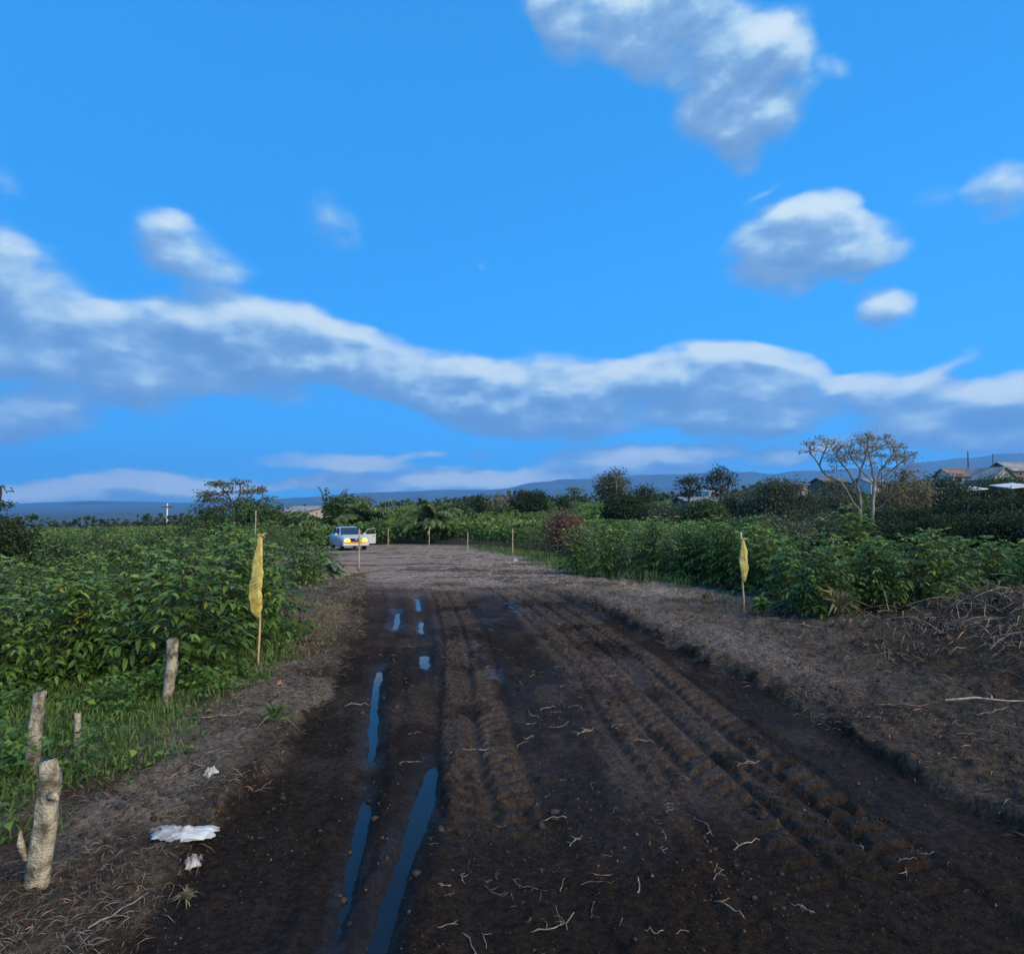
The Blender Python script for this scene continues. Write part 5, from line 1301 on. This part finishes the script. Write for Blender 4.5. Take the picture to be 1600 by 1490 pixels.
TW = [twig_mesh(i, ln, r, s) for i, (ln, r, s) in enumerate(((.16, .0034, 1), (.22, .0038, 2), (.13, .003, 0), (.26, .0042, 2), (.19, .0036, 3), (.10, .0036, 0), (.32, .0042, 1), (.24, .003, 2)))]
BR = [twig_mesh(50 + i, ln, r, s) for i, (ln, r, s) in enumerate(((1.05, .011, 1), (.7, .009, 2), (.85, .012, 2)))]
def twig(x, y, v, rz, label, group=None, sc=1.0, name='root_twig', pool=None, cat='twig', dz=0.0, tilt=0.0):
    me = (pool or TW)[v]
    if not me.materials: me.materials.append(M['root'])
    o = bpy.data.objects.new(name, me); C.objects.link(o)
    o.location = (x, y, Hn(x, y) + dz - .004); o.rotation_euler = (tilt, tilt * .6, rz); o.scale = (sc, sc, sc * 1.2)
    return tag(o, label, cat, group)
# quick height lookup in the finished grid
def Hn(x, y):
    i = min(max(int(np.searchsorted(xs, x)) - 1, 0), nx - 2); j = min(max(int(np.searchsorted(ys, y)) - 1, 0), ny - 2)
    tx, ty = (x - xs[i]) / (xs[i + 1] - xs[i]), (y - ys[j]) / (ys[j + 1] - ys[j])
    return float((Z[j, i] * (1 - tx) + Z[j, i + 1] * tx) * (1 - ty) + (Z[j + 1, i] * (1 - tx) + Z[j + 1, i + 1] * tx) * ty)
BIG = [  # px, py, variant, angle, scale, label
    (735, 1172, 6, .3, 1.1, 'curved pale root arched over the upper end of the long puddle'),
    (905, 1135, 4, 1.2, 1.3, 'forked pale root on the mud in the middle of the track'),
    (850, 1100, 1, 1.0, 1.0, 'pale twig pointing up the track above the forked root'),
    (870, 1128, 3, .4, 1.0, 'small branching root left of the forked root'),
    (962, 1130, 7, .9, 1.0, 'thin split twig right of the forked root'),
    (1000, 1155, 1, .2, .9, 'pale twig near the right edge of the middle mud strip'),
    (865, 1268, 0, .05, 1.1, 'straight pale twig lying across the track below centre'),
    (890, 1300, 4, 1.4, .8, 'short upright-looking twig below the straight twig'),
    (880, 1360, 2, 1.1, 1.0, 'thin slanting straw-like twig in the lower middle'),
    (862, 1418, 3, .4, 1.0, 'knotted root tangle near the bottom of the track'),
    (740, 1450, 6, -1.0, 1.0, 'long thin curved root on the smooth grey mud at the bottom'),
    (1045, 1255, 4, -.9, 1.0, 'forked twig right of the track centre'),
    (1085, 1262, 7, -.3, 1.1, 'long curved twig beside the forked twig right of centre'),
    (1150, 1300, 1, .9, 1.1, 'bright twig pointing up to the right at lower right'),
    (1115, 1355, 0, .8, 1.0, 'pale twig below the bright twig at lower right'),
    (1135, 1398, 1, -.5, .9, 'pale twig slanting down to the right near the bottom'),
    (1052, 1442, 2, .0, 1.0, 'small flat twig at the bottom right of centre'),
    (1012, 1440, 5, -1.0, 1.0, 'tiny twig left of the small flat twig at the bottom'),
    (1000, 1372, 5, .8, 1.2, 'short white twig between the track centre and the lower right twigs'),
    (1155, 1190, 4, .8, 1.2, 'twisted root on the tyre prints at right'),
    (1290, 1085, 7, 1.2, 1.0, 'pale split root on the light soil right of the track'),
    (560, 1098, 1, .5, 1.2, 'brown twig lying on the left side of the track'),
    (640, 1010, 4, .3, 1.3, 'small root tuft between the ruts'),
    (640, 1185, 7, .8, .9, 'thin root tuft left of the long puddle top'),
    (650, 1145, 2, .1, 1.0, 'short twig left of the tyre prints'),
]
for px, py, v, rz, sc, lab in BIG:
    x, y = gp(px, py); twig(x, y, v, rz, lab, None, sc)
# branches
for px, py, v, rz, sc, lab, tl in ((372, 1074, 0, .52, 1.0, 'long bent pale branch lying below the left flagged stake', .06), (350, 1125, 1, .45, .6, 'shorter brown branch below the long bent branch at left', .04),
        (470, 1000, 1, .1, .7, 'pale branch on the left verge right of the flagged stake', .04), (430, 1225, 2, .8, .35, 'short thick stick at the left edge of the dark track', 0.), (215, 1445, 2, .6, .4, 'pale stick in the lower left corner', 0.),
        (1530, 1120, 0, .28, 1.0, 'long pale branch lying on the right bank', .05), (1400, 1128, 1, .06, .8, 'branch lying across the right bank left of the long pale branch', .03), (1565, 1145, 2, -.05, .7, 'low branch at the right picture edge', .03),
        (1250, 1000, 1, -.3, .9, 'pale branch on the slope below the hedge corner', .08), (1090, 985, 2, .5, .7, 'bent branch left of the foot of the right flagged stake', .05), (1185, 905, 0, -.8, .8, 'thin leaning branch right behind the right flagged stake', .5),
        (1450, 985, 2, .1, .35, 'short white broken stick in the dark hollow of the right bank', .1), (1495, 935, 1, .6, 1.1, 'pale root sticking up from the soil mound', .5), (1545, 925, 2, -.5, 1.0, 'second pale root sticking up from the soil mound, further right', .45)):
    x, y = gp(px, py); twig(x, y, v, rz, lab, None, sc, 'fallen_branch', BR, 'branch', .02, tl)
n_t, small = 0, []
while n_t < 175:
    if n_t % 6 == 0: cy_ = 3.4 + 9 * random.random() ** 1.4; cx_ = random.gauss(.9, .9)
    x, y = random.gauss(cx_, .28), random.gauss(cy_, .3)
    if not (float(ROAD_L(y)) + .2 < x < float(ROAD_R(y)) - .1) or y < 3.2: x, y = random.uniform(-.5, 2.2), random.uniform(3.4, 10)
    small.append((x, y)); n_t += 1
rank = {}
def brief(t):
    w = t.split()[:9]
    while w[-1] in ('the', 'of', 'on', 'in', 'to', 'a', 'and', 'near', 'below', 'above', 'right', 'left', 'upper', 'at', 'up', 'between'): w.pop()
    return ' '.join(w)
for x, y in small:
    dd = [((x - a) ** 2 + (y - b) ** 2, k) for k, (a, b) in enumerate(gp(q[0], q[1]) for q in BIG)]
    rank.setdefault(min(dd)[1], []).append((min(dd)[0], x, y))
for k, lst in rank.items():
    for j, (_, x, y) in enumerate(sorted(lst)):
        o = twig(x, y, random.randrange(8), random.uniform(0, 6.28), f'small twig, {nth(j)} closest to the ' + brief(BIG[k][5]), 'small twigs on the mud', random.uniform(.3, .8))

# ------------------------------------------------------------------ loose straw, grass, weeds, clods: nobody could count them
def scatter(n, fn):
    out = []
    while len(out) < n:
        m_ = n * 2
        x, y, k = fn(m_)
        out += list(zip(x[k], y[k]))
    return np.array(out[:n])
def zgrid(P):
    i = np.clip(np.searchsorted(xs, P[:, 0]) - 1, 0, nx - 2); j = np.clip(np.searchsorted(ys, P[:, 1]) - 1, 0, ny - 2)
    tx, ty = (P[:, 0] - xs[i]) / (xs[i + 1] - xs[i]), (P[:, 1] - ys[j]) / (ys[j + 1] - ys[j])
    return (Z[j, i] * (1 - tx) + Z[j, i + 1] * tx) * (1 - ty) + (Z[j + 1, i] * (1 - tx) + Z[j + 1, i + 1] * tx) * ty

def straw_fn(m):
    y = 3.0 + 22 * rng.uniform(0, 1, m) ** 1.7; s = rng.uniform(0, 1, m) < .5
    l, r = ROAD_L(y), ROAD_R(y)
    x = np.where(s, l - np.abs(rng.normal(0, .9, m)) + .1, r - .1 + np.abs(rng.normal(0, 1.9, m)))
    k = (rng.uniform(0, 1, m) < .25 + .75 * sstep(.45, .62, fbm(x * 1.3, y * 1.3, 301, 3))) & (x > np.minimum(-4.6, HEDGE_L(y) - .3)) & (x < 9.5)
    return x, y, k
P = scatter(12000, straw_fn); n = len(P); P3 = np.column_stack([P, zgrid(P) + .008])
an = rng.uniform(0, 6.28, n); D = np.column_stack([np.cos(an), np.sin(an), np.abs(rng.normal(0, .22, n))]); L = rng.uniform(.05, .22, n) * (.7 + .03 * P[:, 1])
V, F, k = leaves(P3, D, L * .8, .0013 + .00032 * P[:, 1], droop=.15, fold=.5)
tag(obj('dry_straw', mesh_np('dry_straw', V, [F], False, {'age': np.repeat(rng.uniform(0, 1, n) ** 1.6, k)}), M['straw']), 'loose dry straw and root hairs strewn over both verges', 'straw', kind='stuff')

def mound_fn(m):
    x, y = rng.normal(7.6, 1.5, m), rng.normal(10.6, 1.7, m)
    k = (x > 4.6) & (y > 7.2) & (rng.uniform(0, 1, m) < sstep(.38, .6, fbm(x * 1.1, y * 1.1, 311, 3)))
    return x, y, k
P = scatter(4200, mound_fn); n = len(P); P3 = np.column_stack([P, zgrid(P) + .01])
an = rng.uniform(0, 6.28, n); D = np.column_stack([np.cos(an), np.sin(an), np.abs(rng.normal(.25, .5, n))]); L = rng.uniform(.12, .45, n)
V, F, k = leaves(P3, D, L, .0075, droop=.35, fold=.5)
tag(obj('root_litter', mesh_np('root_litter', V, [F], False, {'age': np.repeat(rng.uniform(0, 1, n) ** 1.3, k)}), M['straw']), 'tangled dead roots and stems covering the right soil mound', 'roots', kind='stuff')

def grass_fn(m):
    x, y = rng.uniform(-6.5, -2.3, m), rng.uniform(3.4, 12, m)
    e = HEDGE_L(y) + .95 - .25 * (y < 5) - .7 * sstep(4.6, 3.6, y)
    k = (rng.uniform(0, 1, m) < sstep(.0, .9, e - x + .9 * (fbm(x * 1.6, y * 1.6, 321, 3) - .5))) & (x > -.8 * y - .3)
    return x, y, k
def blades(P, lo, hi, lean, wd, nm, mat, label, cat, young=(0, 1)):
    n = len(P); P3 = np.column_stack([P, zgrid(P) - .01]); an = rng.uniform(0, 6.28, n); ln_ = np.abs(rng.normal(0, lean, n))
    D = np.column_stack([np.cos(an) * ln_, np.sin(an) * ln_, np.ones(n)]); L = rng.uniform(lo, hi, n)
    V, F, k = leaves(P3, D, L, wd, up=np.column_stack([np.cos(an), np.sin(an), np.full(n, .2)]), droop=.28, fold=.1)
    return tag(obj(nm, mesh_np(nm, V, [F], False, {'age': np.repeat(rng.uniform(*young, n) * .93, k)}), mat), label, cat, kind='stuff')
G_ = scatter(26000, grass_fn)
blades(G_, .07, .24, .65, .0062, 'grass', M['grass'], 'short green grass along the foot of the left coffee hedge', 'grass')
def weed_fn(m):
    x, y, k = grass_fn(m); return x, y, k & (fbm(x * 2.2, y * 2.2, 331, 2) > .42)
P = scatter(9000, weed_fn); n = len(P); an = rng.uniform(0, 6.28, n)
D = np.column_stack([np.cos(an), np.sin(an), rng.uniform(-.1, .8, n)]); P3 = np.column_stack([P, zgrid(P) + rng.uniform(.02, .34, n) * sstep(.35, .65, fbm(P[:, 0] * 1.5, P[:, 1] * 1.5, 335, 3))])
L = rng.uniform(.04, .11, n)
V, F, k = leaves(P3, D, L, L * .30, droop=.2)
tag(obj('weeds', mesh_np('weeds', V, [F], False, {'age': np.repeat(rng.uniform(0, 1, n), k)}), M['weed']), 'low broad-leaved weeds growing through the left grass', 'weeds', kind='stuff')
def dry_fn(m):
    x, y = rng.uniform(-7.5, 7, m), rng.uniform(8, 24, m); l, r = ROAD_L(y), ROAD_R(y)
    k = ((x < l - .25) & (x > HEDGE_L(y)) | (x > r + .8) & (x < HEDGE_R(y) + .6) & (y > 11)) & (fbm(x * .9, y * .9, 341, 3) > .60)
    return x, y, k
blades(scatter(7000, dry_fn), .04, .16, 1.1, .006, 'dry_grass', M['drygrass'], 'yellowed dry grass tufts on the verges before the hedges', 'grass')
def edge_fn(m):
    y = rng.uniform(15, 50, m); x = HEDGE_R(y) + rng.normal(.1, .5, m)
    return x, y, (y > 17)
blades(scatter(5000, edge_fn), .15, .6, .5, .016, 'hedge_grass', M['grass'], 'taller green grass along the foot of the right hedge', 'grass', (.4, 1))

def clod_fn(m):
    y = 2.9 + 17 * rng.uniform(0, 1, m) ** 1.6; x = rng.uniform(-4.5, 9, m); l, r = ROAD_L(y), ROAD_R(y)
    ins = (x > l) & (x < r)
    k = rng.uniform(0, 1, m) < np.where(ins, .25, .8) * sstep(.4, .62, fbm(x * 1.5, y * 1.5, 351, 3))
    return x, y, k
P = scatter(8000, clod_fn); n = len(P); r0 = rng.uniform(.006, .026, n) * (.7 + .9 * (rng.uniform(0, 1, n) > .9))
t = (1 + 5 ** .5) / 2
ICO = unit(np.array([(-1, t, 0), (1, t, 0), (-1, -t, 0), (1, -t, 0), (0, -1, t), (0, 1, t), (0, -1, -t), (0, 1, -t), (t, 0, -1), (t, 0, 1), (-t, 0, -1), (-t, 0, 1)], float))
ICF = np.array([(0, 11, 5), (0, 5, 1), (0, 1, 7), (0, 7, 10), (0, 10, 11), (1, 5, 9), (5, 11, 4), (11, 10, 2), (10, 7, 6), (7, 1, 8), (3, 9, 4), (3, 4, 2), (3, 2, 6), (3, 6, 8), (3, 8, 9), (4, 9, 5), (2, 4, 11), (6, 2, 10), (8, 6, 7), (9, 8, 1)])
V = ICO[None] * (r0[:, None, None] * rng.uniform(.6, 1.35, (n, 12, 1))) * np.array((1, 1, .75)) + np.column_stack([P, zgrid(P)])[:, None]
tag(obj('soil_clods', mesh_np('soil_clods', V.reshape(-1, 3), [(ICF[None] + (np.arange(n) * 12)[:, None, None]).reshape(-1, 3)], True), M['clod']), 'crumbs and clods of dark soil on the track and verges', 'soil', kind='stuff')

# pale crumbs pressed into the mud
def crumb_fn(m):
    y = 3.0 + 8 * rng.uniform(0, 1, m) ** 1.5; x = rng.uniform(-4.2, 7, m)
    return x, y, rng.uniform(0, 1, m) < sstep(.36, .64, fbm(x * 1.8, y * 1.8, 361, 4))
P = scatter(11000, crumb_fn); n = len(P); r0 = rng.uniform(.0015, .0055, n) * (1 + 1.2 * (rng.uniform(0, 1, n) > .94)) * (.8 + .06 * P[:, 1])
OCT = np.array([(1, 0, 0), (-1, 0, 0), (0, 1, 0), (0, -1, 0), (0, 0, 1), (0, 0, -1)], float); OCF = np.array([(0, 2, 4), (2, 1, 4), (1, 3, 4), (3, 0, 4), (2, 0, 5), (1, 2, 5), (3, 1, 5), (0, 3, 5)])
V = OCT[None] * (r0[:, None, None] * rng.uniform(.6, 1.5, (n, 6, 1))) + np.column_stack([P, zgrid(P) + r0 * .2])[:, None]
tag(obj('soil_crumbs', mesh_np('soil_crumbs', V.reshape(-1, 3), [(OCF[None] + (np.arange(n) * 6)[:, None, None]).reshape(-1, 3)], False, {'age': np.repeat(rng.uniform(0, .9, n) ** 4, 6)}), M['crumb']), 'fine dry crumbs and chaff pressed into the mud', 'soil', kind='stuff')
# heap of uprooted brush on the bank by the hedge
hb = MB(); random.seed(404)
for i in range(210):
    x, y = random.gauss(7.9, 1.15), random.gauss(10.5, 1.1)
    if x < 5.9: continue
    a, e = random.uniform(0, 6.28), random.uniform(-.1, .9); ln = random.uniform(.3, 1.0); q = Vector((x, y, Hn(x, y) + random.uniform(0, .12))); d = Vector((math.cos(a) * math.cos(e), math.sin(a) * math.cos(e), math.sin(e))); pts = [q.copy()]
    for j in range(5):
        d = (d + Vector((random.gauss(0, .28), random.gauss(0, .28), -.22))).normalized(); q = q + d * ln / 5; q.z = max(q.z, Hn(q.x, q.y) + .01); pts.append(q.copy())
    r = random.uniform(.004, .011); hb.tube(pts, [r * (1 - .13 * j) for j in range(6)], 4, cap=False)
tag(hb.build('brush_heap', M['root'], None, True), 'tangled heap of dry uprooted brush on the bank at the right edge', 'brush', kind='stuff')

# ------------------------------------------------------------------ single plants by the verge
def rosette(name, px, yd, n, ln, wd, mat, label, seed, h=.25, up=.6, cat='plant'):
    r_ = np.random.default_rng(seed); x = PX(px, yd); root = empty(name, (x, yd, Hn(x, yd)), 0, label, cat)
    m = MB(); m.tube([(0, 0, -.03), (.01, 0, h)], [.012, .007], 5); m.build('stem', M['weed'], root)
    an = np.arange(n) * 2.4 + r_.normal(0, .2, n); P = np.column_stack([np.zeros(n), np.zeros(n), h * r_.uniform(.2, 1.0, n)])
    D = np.column_stack([np.cos(an), np.sin(an), r_.uniform(.1, up * 2, n)]); L = ln * r_.uniform(.6, 1.1, n)
    obj('leaves', leaf_mesh('leaves', P, D, L, L * wd, r_.uniform(.2, 1, n), droop=.35), mat, root)
rosette('broadleaf_weed', 522, 22.4, 34, .62, .22, M['pale_weed'], 'pale broad-leaved weed at the hedge foot in front of the silver car', 71, .45)
rosette('young_plant', 1187, 12.3, 46, .24, .24, M['weed'], 'small green leafy plant at the foot of the right flagged stake', 72, .24)
rosette('spiky_tuft', 1305, 11.5, 60, .75, .035, M['drygrass'], 'yellowish spiky tuft under the near corner of the right hedge', 73, .15, 1.2)
rosette('grass_tuft', 435, 6.6, 60, .30, .03, M['grass'], 'green grass tuft on the left verge above the paper scrap', 74, .05, 1.2)
rosette('spiky_tuft', 1245, 12.6, 50, .7, .035, M['grass'], 'green spiky grass tuft left of the right hedge corner', 75, .12, 1.2)
rosette('grass_tuft', 1100, 14.2, 60, .34, .03, M['drygrass'], 'pale dry grass tuft left of the right flagged stake', 76, .05, 1.1)
rosette('grass_tuft', 303, 3.78, 40, .10, .05, M['drygrass'], 'small mossy dry tuft below the torn plastic bag', 77, .03, 1.0)

# ------------------------------------------------------------------ haze: the evening air
hz = MB(); hz.box((0, 2500, 250), (14000, 12000, 700))
ho = hz.build('haze', None); tag(ho, kind='stuff', label='pale blue evening haze filling the valley', cat='haze')
hm = bpy.data.materials.new('haze_air'); hm.use_nodes = True; nt = hm.node_tree; nt.nodes.clear()
pv = nt.nodes.new('ShaderNodeVolumePrincipled'); pv.inputs['Color'].default_value = (.20, .54, 1.0, 1); pv.inputs['Density'].default_value = 1.25e-4; pv.inputs['Anisotropy'].default_value = .1
out = nt.nodes.new('ShaderNodeOutputMaterial'); nt.links.new(pv.outputs[0], out.inputs['Volume'])
ho.data.materials.append(hm)
